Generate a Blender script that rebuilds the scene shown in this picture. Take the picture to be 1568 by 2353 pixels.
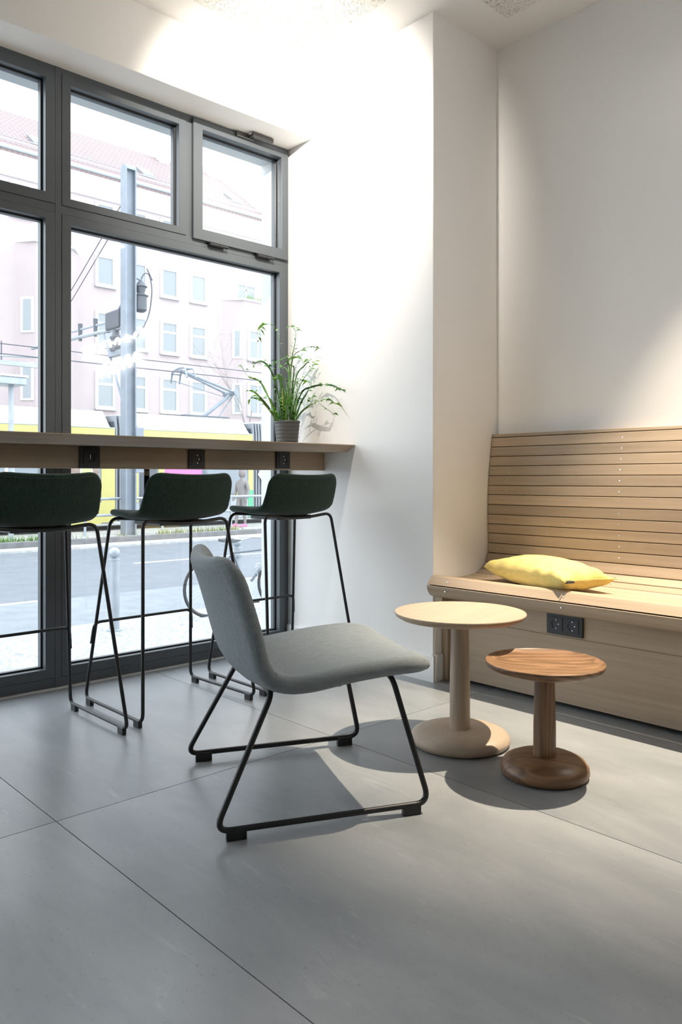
import bpy, bmesh, math, random
from mathutils import Vector, Matrix
random.seed(7)
SC = bpy.context.scene
COL = SC.collection
for o in list(bpy.data.objects):
    bpy.data.objects.remove(o)

# ------------------------------------------------------------------ camera
# image frame 1568 x 2353; level camera with a small vertical shift
CX, HOR, FPX, CAMH = 784.0, 1098.0, 1796.78, 0.915
TH = math.radians(47.2831)
cam_data = bpy.data.cameras.new('camera')
cam_data.sensor_fit = 'AUTO'
cam_data.sensor_width = 36.0
cam_data.lens = 36.0 * FPX / 2353.0
cam_data.shift_y = -(1176.5 - HOR) / 2353.0
cam_data.clip_start = 0.05
cam_data.clip_end = 300
cam = bpy.data.objects.new('camera', cam_data)
COL.objects.link(cam)
cam.location = (0, 0, CAMH)
cam.rotation_euler = (math.radians(90), 0, TH - math.radians(90))
SC.camera = cam

# ------------------------------------------------------------------ world, exposure
world = bpy.data.worlds.new('overcast_sky')
SC.world = world
world.use_nodes = True
_bg = world.node_tree.nodes['Background']
_bg.inputs[0].default_value = (0.90, 0.955, 1.0, 1)
_bg.inputs[1].default_value = 3.0
SC.view_settings.view_transform = 'Standard'
SC.view_settings.look = 'None'
SC.view_settings.gamma = 1.0
SC.view_settings.use_curve_mapping = False
SC.view_settings.exposure = 0.66
try:
    SC.cycles.max_bounces = 8
    SC.cycles.use_adaptive_sampling = True
    SC.cycles.adaptive_threshold = 0.03
    SC.cycles.diffuse_bounces = 5
    SC.cycles.glossy_bounces = 3
    SC.cycles.transparent_max_bounces = 12
    SC.cycles.sample_clamp_indirect = 6.0
    SC.cycles.use_denoising = True
    SC.cycles.caustics_reflective = False
    SC.cycles.caustics_refractive = False
except Exception:
    pass

# pixel -> place helpers (a pixel gives only a direction, the plane gives the distance)
FW = Vector((math.cos(TH), math.sin(TH), 0))
RT = Vector((math.sin(TH), -math.cos(TH), 0))
CAM = Vector((0, 0, CAMH))
def ray(x, y): return FW + RT * ((x - CX) / FPX) + Vector((0, 0, (HOR - y) / FPX))
def atY(x, y, Y):
    d = ray(x, y); return CAM + d * (Y / d.y)
def atX(x, y, X):
    d = ray(x, y); return CAM + d * (X / d.x)
def atZ(x, y, z):
    d = ray(x, y); return CAM + d * ((z - CAMH) / d.z)

# ------------------------------------------------------------------ materials
MATS = {}
def nodes_mat(name):
    m = bpy.data.materials.new(name); m.use_nodes = True
    nt = m.node_tree
    return m, nt, nt.nodes['Principled BSDF']
def N(nt, typ, **kw):
    n = nt.nodes.new(typ)
    for k, v in kw.items():
        if k.startswith('i_'):
            n.inputs[int(k[2:]) if k[2:].isdigit() else k[2:].replace('_', ' ')].default_value = v
        else:
            setattr(n, k, v)
    return n
def c4(c): return (c[0], c[1], c[2], 1)
def plain(name, col, rough=.5, metal=0., spec=.5, bump=0., bscale=200., vary=0., vscale=6., emit=None, estr=0., sheen=0.):
    m, nt, b = nodes_mat(name)
    b.inputs['Base Color'].default_value = c4(col)
    b.inputs['Roughness'].default_value = rough
    b.inputs['Metallic'].default_value = metal
    b.inputs['Specular IOR Level'].default_value = spec
    if sheen: b.inputs['Sheen Weight'].default_value = sheen
    L = nt.links.new
    if bump or vary:
        tc = N(nt, 'ShaderNodeTexCoord')
    if vary:
        nz = N(nt, 'ShaderNodeTexNoise'); nz.inputs['Scale'].default_value = vscale; nz.inputs['Detail'].default_value = 6
        L(tc.outputs['Object'], nz.inputs['Vector'])
        r = N(nt, 'ShaderNodeValToRGB')
        r.color_ramp.elements[0].position = .3; r.color_ramp.elements[1].position = .7
        r.color_ramp.elements[0].color = c4([max(0, x * (1 - vary)) for x in col])
        r.color_ramp.elements[1].color = c4([min(1, x * (1 + vary)) for x in col])
        L(nz.outputs['Fac'], r.inputs[0]); L(r.outputs[0], b.inputs['Base Color'])
    if bump:
        nb = N(nt, 'ShaderNodeTexNoise'); nb.inputs['Scale'].default_value = bscale; nb.inputs['Detail'].default_value = 4
        L(tc.outputs['Object'], nb.inputs['Vector'])
        bp = N(nt, 'ShaderNodeBump'); bp.inputs['Strength'].default_value = bump; bp.inputs['Distance'].default_value = .002
        L(nb.outputs['Fac'], bp.inputs['Height']); L(bp.outputs[0], b.inputs['Normal'])
    if emit:
        b.inputs['Emission Color'].default_value = c4(emit); b.inputs['Emission Strength'].default_value = estr
    MATS[name] = m
    return m
def wood(name, light, dark, axis='Y', grain=55., rough=.5, rnd=.10, contrast=1.0, rings=0.0, g2=9.):
    m, nt, b = nodes_mat(name); L = nt.links.new
    tc = N(nt, 'ShaderNodeTexCoord'); oi = N(nt, 'ShaderNodeObjectInfo')
    add = N(nt, 'ShaderNodeVectorMath', operation='ADD')
    mul = N(nt, 'ShaderNodeMath', operation='MULTIPLY'); mul.inputs[1].default_value = 23.0
    L(oi.outputs['Random'], mul.inputs[0]); L(tc.outputs['Object'], add.inputs[0]); L(mul.outputs[0], add.inputs[1])
    mp = N(nt, 'ShaderNodeMapping')
    sc = {'X': (1.3, grain, grain), 'Y': (grain, 1.3, grain), 'Z': (grain, grain, 1.3)}[axis]
    mp.inputs['Scale'].default_value = sc
    L(add.outputs[0], mp.inputs['Vector'])
    n1 = N(nt, 'ShaderNodeTexNoise'); n1.inputs['Scale'].default_value = 1.0; n1.inputs['Detail'].default_value = 5; n1.inputs['Roughness'].default_value = .62
    L(mp.outputs[0], n1.inputs['Vector'])
    mp2 = N(nt, 'ShaderNodeMapping')
    mp2.inputs['Scale'].default_value = {'X': (.9, g2, g2), 'Y': (g2, .9, g2), 'Z': (g2, g2, .9)}[axis]
    L(add.outputs[0], mp2.inputs['Vector'])
    n2 = N(nt, 'ShaderNodeTexNoise'); n2.inputs['Scale'].default_value = 1.0; n2.inputs['Detail'].default_value = 3; n2.inputs['Distortion'].default_value = .6
    L(mp2.outputs[0], n2.inputs['Vector'])
    mx = N(nt, 'ShaderNodeMath', operation='MULTIPLY_ADD'); mx.inputs[1].default_value = .55
    L(n1.outputs['Fac'], mx.inputs[0])
    h = N(nt, 'ShaderNodeMath', operation='MULTIPLY'); h.inputs[1].default_value = .45
    if rings:
        wv = N(nt, 'ShaderNodeMath', operation='MULTIPLY'); wv.inputs[1].default_value = rings
        L(n2.outputs['Fac'], wv.inputs[0])
        fr = N(nt, 'ShaderNodeMath', operation='PINGPONG'); fr.inputs[1].default_value = 1.0
        L(wv.outputs[0], fr.inputs[0]); L(fr.outputs[0], h.inputs[0])
    else:
        L(n2.outputs['Fac'], h.inputs[0])
    L(h.outputs[0], mx.inputs[2])
    r = N(nt, 'ShaderNodeValToRGB')
    w = .22 / contrast
    r.color_ramp.elements[0].position = max(0, .5 - w); r.color_ramp.elements[1].position = min(1, .5 + w)
    r.color_ramp.elements[0].color = c4(dark); r.color_ramp.elements[1].color = c4(light)
    L(mx.outputs[0], r.inputs[0])
    hsv = N(nt, 'ShaderNodeHueSaturation')
    mr = N(nt, 'ShaderNodeMapRange'); mr.inputs[3].default_value = 1 - rnd; mr.inputs[4].default_value = 1 + rnd
    L(oi.outputs['Random'], mr.inputs[0]); L(mr.outputs[0], hsv.inputs['Value']); L(r.outputs[0], hsv.inputs['Color'])
    L(hsv.outputs[0], b.inputs['Base Color'])
    b.inputs['Roughness'].default_value = rough
    bp = N(nt, 'ShaderNodeBump'); bp.inputs['Strength'].default_value = .12; bp.inputs['Distance'].default_value = .001
    L(n1.outputs['Fac'], bp.inputs['Height']); L(bp.outputs[0], b.inputs['Normal'])
    MATS[name] = m
    return m
def fabric(name, c1, c2, scale=900., rough=.95, bump=.3, twill=0.):
    m, nt, b = nodes_mat(name); L = nt.links.new
    tc = N(nt, 'ShaderNodeTexCoord')
    mp = N(nt, 'ShaderNodeMapping'); mp.inputs['Scale'].default_value = (scale, scale, scale)
    L(tc.outputs['Object'], mp.inputs['Vector'])
    n1 = N(nt, 'ShaderNodeTexNoise'); n1.inputs['Scale'].default_value = .25; n1.inputs['Detail'].default_value = 3
    L(mp.outputs[0], n1.inputs['Vector'])
    mp2 = N(nt, 'ShaderNodeMapping'); mp2.inputs['Scale'].default_value = (scale * .35, scale * .02, scale * .05)
    L(tc.outputs['Object'], mp2.inputs['Vector'])
    n2 = N(nt, 'ShaderNodeTexNoise'); n2.inputs['Scale'].default_value = 1.; n2.inputs['Detail'].default_value = 3
    L(mp2.outputs[0], n2.inputs['Vector'])
    a = N(nt, 'ShaderNodeMath', operation='ADD'); L(n1.outputs['Fac'], a.inputs[0]); L(n2.outputs['Fac'], a.inputs[1])
    fac = a.outputs[0]
    if twill:
        wv = N(nt, 'ShaderNodeTexWave', wave_type='BANDS', bands_direction='DIAGONAL')
        wv.inputs['Scale'].default_value = twill; wv.inputs['Distortion'].default_value = .4
        L(tc.outputs['Object'], wv.inputs['Vector'])
        a2 = N(nt, 'ShaderNodeMath', operation='MULTIPLY_ADD'); a2.inputs[1].default_value = .7
        L(wv.outputs['Fac'], a2.inputs[0]); L(a.outputs[0], a2.inputs[2])
        s = N(nt, 'ShaderNodeMath', operation='SUBTRACT'); s.inputs[1].default_value = .35
        L(a2.outputs[0], s.inputs[0]); fac = s.outputs[0]
    r = N(nt, 'ShaderNodeValToRGB')
    hm = N(nt, 'ShaderNodeMath', operation='MULTIPLY'); hm.inputs[1].default_value = .5
    L(fac, hm.inputs[0])
    r.color_ramp.elements[0].position = .38; r.color_ramp.elements[1].position = .62
    r.color_ramp.elements[0].color = c4(c1); r.color_ramp.elements[1].color = c4(c2)
    L(hm.outputs[0], r.inputs[0]); L(r.outputs[0], b.inputs['Base Color'])
    b.inputs['Roughness'].default_value = rough
    b.inputs['Specular IOR Level'].default_value = .15
    b.inputs['Sheen Weight'].default_value = .15
    bp = N(nt, 'ShaderNodeBump'); bp.inputs['Strength'].default_value = bump; bp.inputs['Distance'].default_value = .001
    L(n1.outputs['Fac'], bp.inputs['Height']); L(bp.outputs[0], b.inputs['Normal'])
    MATS[name] = m
    return m
def glass(name, tint=(.97, .99, 1.0), ior=1.5, rough=0.0):
    m = bpy.data.materials.new(name); m.use_nodes = True
    nt = m.node_tree; nt.nodes.clear(); L = nt.links.new
    out = N(nt, 'ShaderNodeOutputMaterial')
    tr = N(nt, 'ShaderNodeBsdfTransparent'); tr.inputs[0].default_value = c4(tint)
    gl = N(nt, 'ShaderNodeBsdfGlossy'); gl.inputs['Roughness'].default_value = rough
    lw = N(nt, 'ShaderNodeLayerWeight'); lw.inputs[0].default_value = .5
    pw = N(nt, 'ShaderNodeMath', operation='POWER'); pw.inputs[1].default_value = 5.
    fr = N(nt, 'ShaderNodeMath', operation='MULTIPLY_ADD'); fr.inputs[1].default_value = .96; fr.inputs[2].default_value = .04
    L(lw.outputs['Facing'], pw.inputs[0]); L(pw.outputs[0], fr.inputs[0])
    mx = N(nt, 'ShaderNodeMixShader')
    L(fr.outputs[0], mx.inputs[0]); L(tr.outputs[0], mx.inputs[1]); L(gl.outputs[0], mx.inputs[2]); L(mx.outputs[0], out.inputs[0])
    MATS[name] = m
    return m

plain('wall_paint', (.90, .885, .865), .7, bump=.04, bscale=120)
plain('ceiling_paint', (.80, .79, .77), .8)
plain('baseboard_paint', (.86, .86, .85), .45)
plain('frame_metal', (.085, .098, .108), .38, metal=0., spec=.5, bump=.02, bscale=600)
plain('gasket', (.015, .016, .018), .6)
plain('handle_metal', (.10, .10, .10), .3, metal=.6)
plain('black_metal', (.012, .013, .014), .42)
plain('black_plastic', (.014, .015, .017), .4)
plain('plate_plastic', (.02, .021, .023), .45)
plain('steel', (.7, .7, .72), .25, metal=1.)
plain('rubber', (.02, .02, .022), .7)
wood('oak_pale', (.47, .365, .262), (.33, .25, .172), 'Y', rough=.5, rnd=.13, contrast=1.2)
wood('oak_counter', (.50, .385, .275), (.36, .265, .18), 'X', rough=.5, rnd=.03)
wood('oak_vertical', (.47, .365, .262), (.33, .25, .172), 'Z', rough=.5)
wood('oak_table', (.49, .395, .30), (.37, .285, .205), 'X', grain=45, rough=.45, rnd=.03)
wood('oak_table_leg', (.49, .395, .30), (.37, .285, .205), 'Z', grain=45, rough=.45, rnd=.03, rings=14., g2=7.)
wood('smoked_oak', (.265, .148, .076), (.14, .074, .037), 'Y', grain=110, rough=.38, rnd=.03, rings=34., g2=5., contrast=1.1)
wood('smoked_oak_leg', (.265, .148, .076), (.14, .074, .037), 'Z', grain=110, rough=.4, rnd=.03, rings=22., g2=7.)
fabric('green_felt', (.017, .034, .026), (.034, .058, .043), 1100, bump=.25)
fabric('grey_weave', (.19, .216, .226), (.31, .345, .356), 1300, bump=.4)
fabric('grey_weave_edge', (.19, .216, .226), (.31, .345, .356), 1200, bump=.4, twill=300.)
fabric('yellow_cotton', (.68, .53, .15), (.80, .65, .24), 1500, bump=.25)
fabric('dark_felt', (.05, .045, .04), (.09, .08, .07), 900)
glass('window_glass')
plain('pot_glaze', (.066, .067, .069), .5, bump=.1, bscale=60)
plain('soil', (.05, .035, .022), .95, bump=.6, bscale=90)
for i, c in enumerate([(.06, .17, .028), (.10, .25, .035), (.17, .35, .04), (.04, .125, .035)]):
    plain('leaf_green_%d' % i, c, .38, spec=.5, vary=.35, vscale=25)
plain('leaf_dry', (.50, .30, .07), .6, vary=.3, vscale=20)

def floor_tile_mat():
    m, nt, b = nodes_mat('porcelain'); L = nt.links.new
    geo = N(nt, 'ShaderNodeNewGeometry'); oi = N(nt, 'ShaderNodeObjectInfo')
    mul = N(nt, 'ShaderNodeMath', operation='MULTIPLY'); mul.inputs[1].default_value = 31.
    L(oi.outputs['Random'], mul.inputs[0])
    add = N(nt, 'ShaderNodeVectorMath', operation='ADD'); L(geo.outputs['Position'], add.inputs[0]); L(mul.outputs[0], add.inputs[1])
    def noise(scale, det, rough, vec=None, dist=0.):
        n = N(nt, 'ShaderNodeTexNoise'); n.inputs['Scale'].default_value = scale; n.inputs['Detail'].default_value = det
        n.inputs['Roughness'].default_value = rough; n.inputs['Distortion'].default_value = dist
        L(vec or add.outputs[0], n.inputs['Vector']); return n
    mp = N(nt, 'ShaderNodeMapping'); mp.inputs['Scale'].default_value = (2.4, .8, 1); mp.inputs['Rotation'].default_value = (0, 0, .5)
    L(add.outputs[0], mp.inputs['Vector'])
    n1 = noise(1.6, 8, .62, mp.outputs[0], .4)
    mp2 = N(nt, 'ShaderNodeMapping'); mp2.inputs['Scale'].default_value = (26, 5, 1); mp2.inputs['Rotation'].default_value = (0, 0, .45)
    L(add.outputs[0], mp2.inputs['Vector'])
    n2 = noise(1.0, 6, .7, mp2.outputs[0], .8)
    n3 = noise(95, 3, .6)
    r1 = N(nt, 'ShaderNodeValToRGB')
    e = r1.color_ramp.elements
    e[0].position = .33; e[0].color = (.222, .240, .253, 1); e[1].position = .68; e[1].color = (.330, .345, .356, 1)
    L(n1.outputs['Fac'], r1.inputs[0])
    r2 = N(nt, 'ShaderNodeValToRGB'); e = r2.color_ramp.elements
    e[0].position = .60; e[0].color = (0, 0, 0, 1); e[1].position = .78; e[1].color = (1, 1, 1, 1)
    L(n2.outputs['Fac'], r2.inputs[0])
    mx = N(nt, 'ShaderNodeMix', data_type='RGBA'); mx.inputs[7].default_value = (.46, .47, .47, 1)
    f = N(nt, 'ShaderNodeMath', operation='MULTIPLY'); f.inputs[1].default_value = .5
    L(r2.outputs[0], f.inputs[0]); L(f.outputs[0], mx.inputs[0]); L(r1.outputs[0], mx.inputs[6])
    r3 = N(nt, 'ShaderNodeValToRGB'); e = r3.color_ramp.elements
    e[0].position = .27; e[0].color = (1, 1, 1, 1); e[1].position = .36; e[1].color = (0, 0, 0, 1)
    L(n3.outputs['Fac'], r3.inputs[0])
    mx2 = N(nt, 'ShaderNodeMix', data_type='RGBA'); mx2.inputs[7].default_value = (.16, .165, .165, 1)
    f2 = N(nt, 'ShaderNodeMath', operation='MULTIPLY'); f2.inputs[1].default_value = .6
    L(r3.outputs[0], f2.inputs[0]); L(f2.outputs[0], mx2.inputs[0]); L(mx.outputs[2], mx2.inputs[6])
    L(mx2.outputs[2], b.inputs['Base Color'])
    b.inputs['Roughness'].default_value = .31
    b.inputs['Specular IOR Level'].default_value = .5
    bp = N(nt, 'ShaderNodeBump'); bp.inputs['Strength'].default_value = .06; bp.inputs['Distance'].default_value = .001
    L(n3.outputs['Fac'], bp.inputs['Height']); L(bp.outputs[0], b.inputs['Normal'])
    MATS['porcelain'] = m
floor_tile_mat()
plain('grout', (.10, .105, .11), .9)

def acoustic_mat():
    m, nt, b = nodes_mat('wood_wool'); L = nt.links.new
    geo = N(nt, 'ShaderNodeNewGeometry')
    n = N(nt, 'ShaderNodeTexNoise'); n.inputs['Scale'].default_value = 85; n.inputs['Detail'].default_value = 2; n.inputs['Distortion'].default_value = 2.2
    L(geo.outputs['Position'], n.inputs['Vector'])
    r = N(nt, 'ShaderNodeValToRGB'); e = r.color_ramp.elements
    e[0].position = .36; e[0].color = (.30, .27, .21, 1); e[1].position = .47; e[1].color = (.78, .77, .73, 1)
    L(n.outputs['Fac'], r.inputs[0]); L(r.outputs[0], b.inputs['Base Color'])
    b.inputs['Roughness'].default_value = .9
    bp = N(nt, 'ShaderNodeBump'); bp.inputs['Strength'].default_value = .5; bp.inputs['Distance'].default_value = .004
    L(n.outputs['Fac'], bp.inputs['Height']); L(bp.outputs[0], b.inputs['Normal'])
    MATS['wood_wool'] = m
acoustic_mat()

# ------------------------------------------------------------------ mesh builder
class MB:
    def __init__(self): self.v = []; self.f = []; self.m = []; self.mi = 0
    def add(self, vs, fs):
        o = len(self.v); self.v += [tuple(p) for p in vs]
        for f in fs:
            self.f.append(tuple(i + o for i in f)); self.m.append(self.mi)
        return self
    def box(self, x0, x1, y0, y1, z0, z1):
        x0, x1 = min(x0, x1), max(x0, x1); y0, y1 = min(y0, y1), max(y0, y1); z0, z1 = min(z0, z1), max(z0, z1)
        return self.add([(x0, y0, z0), (x1, y0, z0), (x1, y1, z0), (x0, y1, z0), (x0, y0, z1), (x1, y0, z1), (x1, y1, z1), (x0, y1, z1)],
                        [(0, 3, 2, 1), (4, 5, 6, 7), (0, 1, 5, 4), (1, 2, 6, 5), (2, 3, 7, 6), (3, 0, 4, 7)])
    def ring(self, x0, x1, z0, z1, xi0, xi1, zi0, zi1, y0, y1):
        # picture-frame in the XZ plane between y0 and y1, mitred
        O = [(x0, z0), (x1, z0), (x1, z1), (x0, z1)]; I = [(xi0, zi0), (xi1, zi0), (xi1, zi1), (xi0, zi1)]
        vs = [(p[0], y0, p[1]) for p in O] + [(p[0], y0, p[1]) for p in I] + [(p[0], y1, p[1]) for p in O] + [(p[0], y1, p[1]) for p in I]
        fs = []
        for i in range(4):
            j = (i + 1) % 4
            fs += [(i, j, 4 + j, 4 + i), (8 + j, 8 + i, 12 + i, 12 + j), (j, i, 8 + i, 8 + j), (4 + i, 4 + j, 12 + j, 12 + i)]
        return self.add(vs, fs)
    def prism(self, poly, axis, a0, a1):
        n = len(poly)
        def pt(p, a):
            return {'X': (a, p[0], p[1]), 'Y': (p[0], a, p[1]), 'Z': (p[0], p[1], a)}[axis]
        vs = [pt(p, a0) for p in poly] + [pt(p, a1) for p in poly]
        fs = [tuple(range(n))[::-1], tuple(range(n, 2 * n))] + [(i, (i + 1) % n, n + (i + 1) % n, n + i) for i in range(n)]
        return self.add(vs, fs)
    def tube(self, pts, r, n=10, closed=False, caps=True):
        P = [Vector(p) for p in pts]; k = len(P)
        rr = r if isinstance(r, (list, tuple)) else [r] * k
        T = []
        for i in range(k):
            a = P[i - 1] if (i > 0 or closed) else P[i]
            b = P[(i + 1) % k] if (i < k - 1 or closed) else P[i]
            t = (b - a); t = t.normalized() if t.length > 1e-9 else Vector((0, 0, 1)); T.append(t)
        up = Vector((0, 0, 1)) if abs(T[0].z) < .9 else Vector((1, 0, 0))
        nrm = (up - T[0] * up.dot(T[0])).normalized()
        vs = []
        for i in range(k):
            nrm = nrm - T[i] * nrm.dot(T[i]); nrm.normalize()
            bi = T[i].cross(nrm)
            for j in range(n):
                a = 2 * math.pi * j / n
                vs.append(P[i] + (nrm * math.cos(a) + bi * math.sin(a)) * rr[i])
        fs = []
        for i in range(k if closed else k - 1):
            i2 = (i + 1) % k
            for j in range(n):
                j2 = (j + 1) % n
                fs.append((i * n + j, i * n + j2, i2 * n + j2, i2 * n + j))
        if caps and not closed:
            fs += [tuple(range(n))[::-1], tuple((k - 1) * n + j for j in range(n))]
        return self.add(vs, fs)
    def lathe(self, prof, n=48, c=(0, 0, 0)):
        vs = []; fs = []; k = len(prof)
        for (r, z) in prof:
            for j in range(n):
                a = 2 * math.pi * j / n
                vs.append((c[0] + r * math.cos(a), c[1] + r * math.sin(a), c[2] + z))
        for i in range(k - 1):
            for j in range(n):
                j2 = (j + 1) % n
                fs.append((i * n + j, i * n + j2, (i + 1) * n + j2, (i + 1) * n + j))
        if prof[0][0] > 1e-6: fs.append(tuple(range(n))[::-1])
        if prof[-1][0] > 1e-6: fs.append(tuple((k - 1) * n + j for j in range(n)))
        return self.add(vs, fs)
    def cyl(self, a, b, r, n=16): return self.tube([a, b], r, n)
    def build(self, name, mat, parent=None, off=(0, 0, 0), smooth=False, bevel=0., seg=2, auto=None):
        me = bpy.data.meshes.new(name)
        me.from_pydata([(p[0] - off[0], p[1] - off[1], p[2] - off[2]) for p in self.v], [], self.f)
        mats = mat if isinstance(mat, (list, tuple)) else [mat]
        for mm in mats: me.materials.append(MATS[mm])
        me.polygons.foreach_set('material_index', self.m)
        bm = bmesh.new(); bm.from_mesh(me)
        bmesh.ops.remove_doubles(bm, verts=bm.verts, dist=1e-6)
        bmesh.ops.recalc_face_normals(bm, faces=bm.faces)
        if bevel:
            es = [e for e in bm.edges if len(e.link_faces) == 2 and e.calc_face_angle() > .5]
            bmesh.ops.bevel(bm, geom=es, offset=bevel, segments=seg, profile=.5, affect='EDGES', clamp_overlap=True)
        bm.to_mesh(me); bm.free()
        if smooth:
            me.polygons.foreach_set('use_smooth', [True] * len(me.polygons))
            try: me.set_sharp_from_angle(angle=math.radians(auto or 40))
            except Exception: pass
        o = bpy.data.objects.new(name, me); COL.objects.link(o)
        if parent is not None: o.parent = parent
        return o
def tag(o, label=None, cat=None, group=None, kind=None):
    if label: o['label'] = label
    if cat: o['category'] = cat
    if group: o['group'] = group
    if kind: o['kind'] = kind
    return o
def thing(name, label, cat, loc=(0, 0, 0), rz=0., group=None):
    o = bpy.data.objects.new(name, None); COL.objects.link(o)
    o.empty_display_size = .1
    o.location = loc; o.rotation_euler = (0, 0, rz)
    return tag(o, label, cat, group)
def struct(o): o['kind'] = 'structure'; return o
def copy_tree(o, parent=None):
    c = o.copy(); COL.objects.link(c); c.parent = parent
    for ch in list(o.children): copy_tree(ch, c)
    return c
def rounded(pts, d, closed=False, n=6):
    P = [Vector(p) for p in pts]; k = len(P); out = []
    for i in range(k):
        di = d[i] if isinstance(d, (list, tuple)) else d
        if (not closed and i in (0, k - 1)) or di == 0:
            out.append(P[i]); continue
        a, b, c = P[i - 1], P[i], P[(i + 1) % k]
        u = (a - b).normalized(); w = (c - b).normalized()
        p0, p2 = b + u * di, b + w * di
        for j in range(n + 1):
            t = j / n
            out.append(p0 * (1 - t) ** 2 + b * 2 * t * (1 - t) + p2 * t * t)
    return out
def catmull(pts, m=16):
    P = [Vector(p) for p in pts]; P = [P[0] * 2 - P[1]] + P + [P[-1] * 2 - P[-2]]
    out = []
    for i in range(1, len(P) - 2):
        p0, p1, p2, p3 = P[i - 1:i + 3]
        for j in range(m):
            t = j / m
            out.append(.5 * ((2 * p1) + (p2 - p0) * t + (2 * p0 - 5 * p1 + 4 * p2 - p3) * t * t + (3 * p1 - p0 - 3 * p2 + p3) * t ** 3))
    out.append(P[-2]); return out
def seat_shell(name, prof, hw, rc0, rc1, wrap, thick, mats, parent, nt=14):
    # padded shell: a curved middle surface with a thickness that rolls off to a round edge
    C = catmull([(p[0], p[1], 0) for p in prof], 30)
    D = [0.]
    for i in range(1, len(C)): D.append(D[-1] + (C[i] - C[i - 1]).length)
    LT = D[-1]; E0 = thick * .62
    def at(d):
        d = min(max(d, 0), LT)
        for i in range(1, len(D)):
            if D[i] >= d:
                t = (d - D[i - 1]) / max(1e-9, D[i] - D[i - 1]); return C[i - 1].lerp(C[i], t), (C[i] - C[i - 1]).normalized()
    roll = [E0 * (1 - math.cos(math.pi / 2 * i / 6)) for i in range(7)]
    near0 = sorted(set([round(x, 5) for x in roll] + [round(rc0 * (1 - math.cos(math.pi / 2 * i / 7)), 5) for i in range(8)]))
    near1 = sorted(set([round(x, 5) for x in roll] + [round(rc1 * (1 - math.cos(math.pi / 2 * i / 7)), 5) for i in range(8)]))
    a0, a1 = near0[-1], near1[-1]
    ds = near0 + [a0 + (LT - a0 - a1) * i / 30 for i in range(1, 30)] + [LT - x for x in near1[::-1]]
    grid = []; dist = []
    for d in ds:
        p, t = at(d); nrm = Vector((t.y, -t.x))
        u = d / LT; W = hw(u); w = W
        if d < rc0: w = W - rc0 + math.sqrt(max(0, rc0 ** 2 - (rc0 - d) ** 2))
        if LT - d < rc1: w = W - rc1 + math.sqrt(max(0, rc1 ** 2 - (rc1 - (LT - d)) ** 2))
        xs = [-w + x for x in roll] + [(-w + E0) + (2 * w - 2 * E0) * k / nt for k in range(1, nt)] + [w - x for x in roll[::-1]]
        g = []; dd = []
        for x in xs:
            k = wrap(u) * (x / W) ** 2
            g.append(Vector((x, p.x + nrm.x * k, p.y + nrm.y * k)))
            de = min(w - abs(x), d, LT - d)
            # true distance to the rounded corner
            for (q, rc) in ((d, rc0), (LT - d, rc1)):
                if q < rc and abs(x) > W - rc:
                    de = min(de, rc - math.hypot(rc - q, abs(x) - (W - rc)))
            dd.append(max(0., de))
        grid.append(g); dist.append(dd)
    nr, nc = len(grid), len(grid[0]); mb = MB(); top = {}; bot = {}
    for a in range(nr):
        for b in range(nc):
            du = grid[min(a + 1, nr - 1)][b] - grid[max(a - 1, 0)][b]
            dv = grid[a][min(b + 1, nc - 1)] - grid[a][max(b - 1, 0)]
            n = du.cross(dv)
            n = n.normalized() if n.length > 1e-12 else Vector((0, 0, 1))
            r = min(1., dist[a][b] / E0); th = thick / 2 * math.sqrt(max(0., 1 - (1 - r) ** 2))
            if dist[a][b] < 1e-6:
                mb.v.append(tuple(grid[a][b])); top[a, b] = bot[a, b] = len(mb.v) - 1
            else:
                mb.v.append(tuple(grid[a][b] + n * th)); top[a, b] = len(mb.v) - 1
                mb.v.append(tuple(grid[a][b] - n * th)); bot[a, b] = len(mb.v) - 1
    for a in range(nr - 1):
        for b in range(nc - 1):
            m = 1 if (len(mats) > 1 and min(dist[a][b], dist[a + 1][b], dist[a][b + 1], dist[a + 1][b + 1]) < E0 * .55) else 0
            for S, fl in ((top, False), (bot, True)):
                q = [S[a, b], S[a, b + 1], S[a + 1, b + 1], S[a + 1, b]]
                q = list(dict.fromkeys(q))
                if len(q) < 3: continue
                mb.f.append(tuple(q[::-1] if fl else q)); mb.m.append(m)
    o = mb.build(name, mats, parent, smooth=True, auto=180)
    return o
# ================================================================== THE ROOM
X_L, X_R, Y_B = -3.2, 3.162, -3.5
Y_F = 3.33            # inner face of the window frame
Z_C = 3.008
PIER_X, PIER_Y = 2.685, 2.298
# floor of large-format slabs
fl = struct(MB().box(X_L, X_R, Y_B, 3.40, -.10, -.0035).build('floor', 'grout'))
xj = [X_L, -2.145, -1.145, -.145, .855, 1.855, 2.855, X_R]
yj = [Y_B, -.955, 2.045, 3.40]
for i in range(len(xj) - 1):
    for j in range(len(yj) - 1):
        g = .0013
        MB().box(xj[i] + g, xj[i + 1] - g, yj[j] + g, yj[j + 1] - g, -.0036, 0).build('tile', 'porcelain', fl)
# ceiling with wood-wool field
ce = struct(MB().box(X_L, X_R + .1, Y_B, 3.53, Z_C, Z_C + .12).build('ceiling', 'ceiling_paint'))
MB().box(X_L + .2, 2.468, 2.102, 2.952, Z_C - .003, Z_C + .02).build('acoustic_panel', 'wood_wool', ce)
MB().box(X_L + .2, 2.967, Y_B + .2, 2.1005, Z_C - .003, Z_C + .02).build('acoustic_panel', 'wood_wool', ce)
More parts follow.
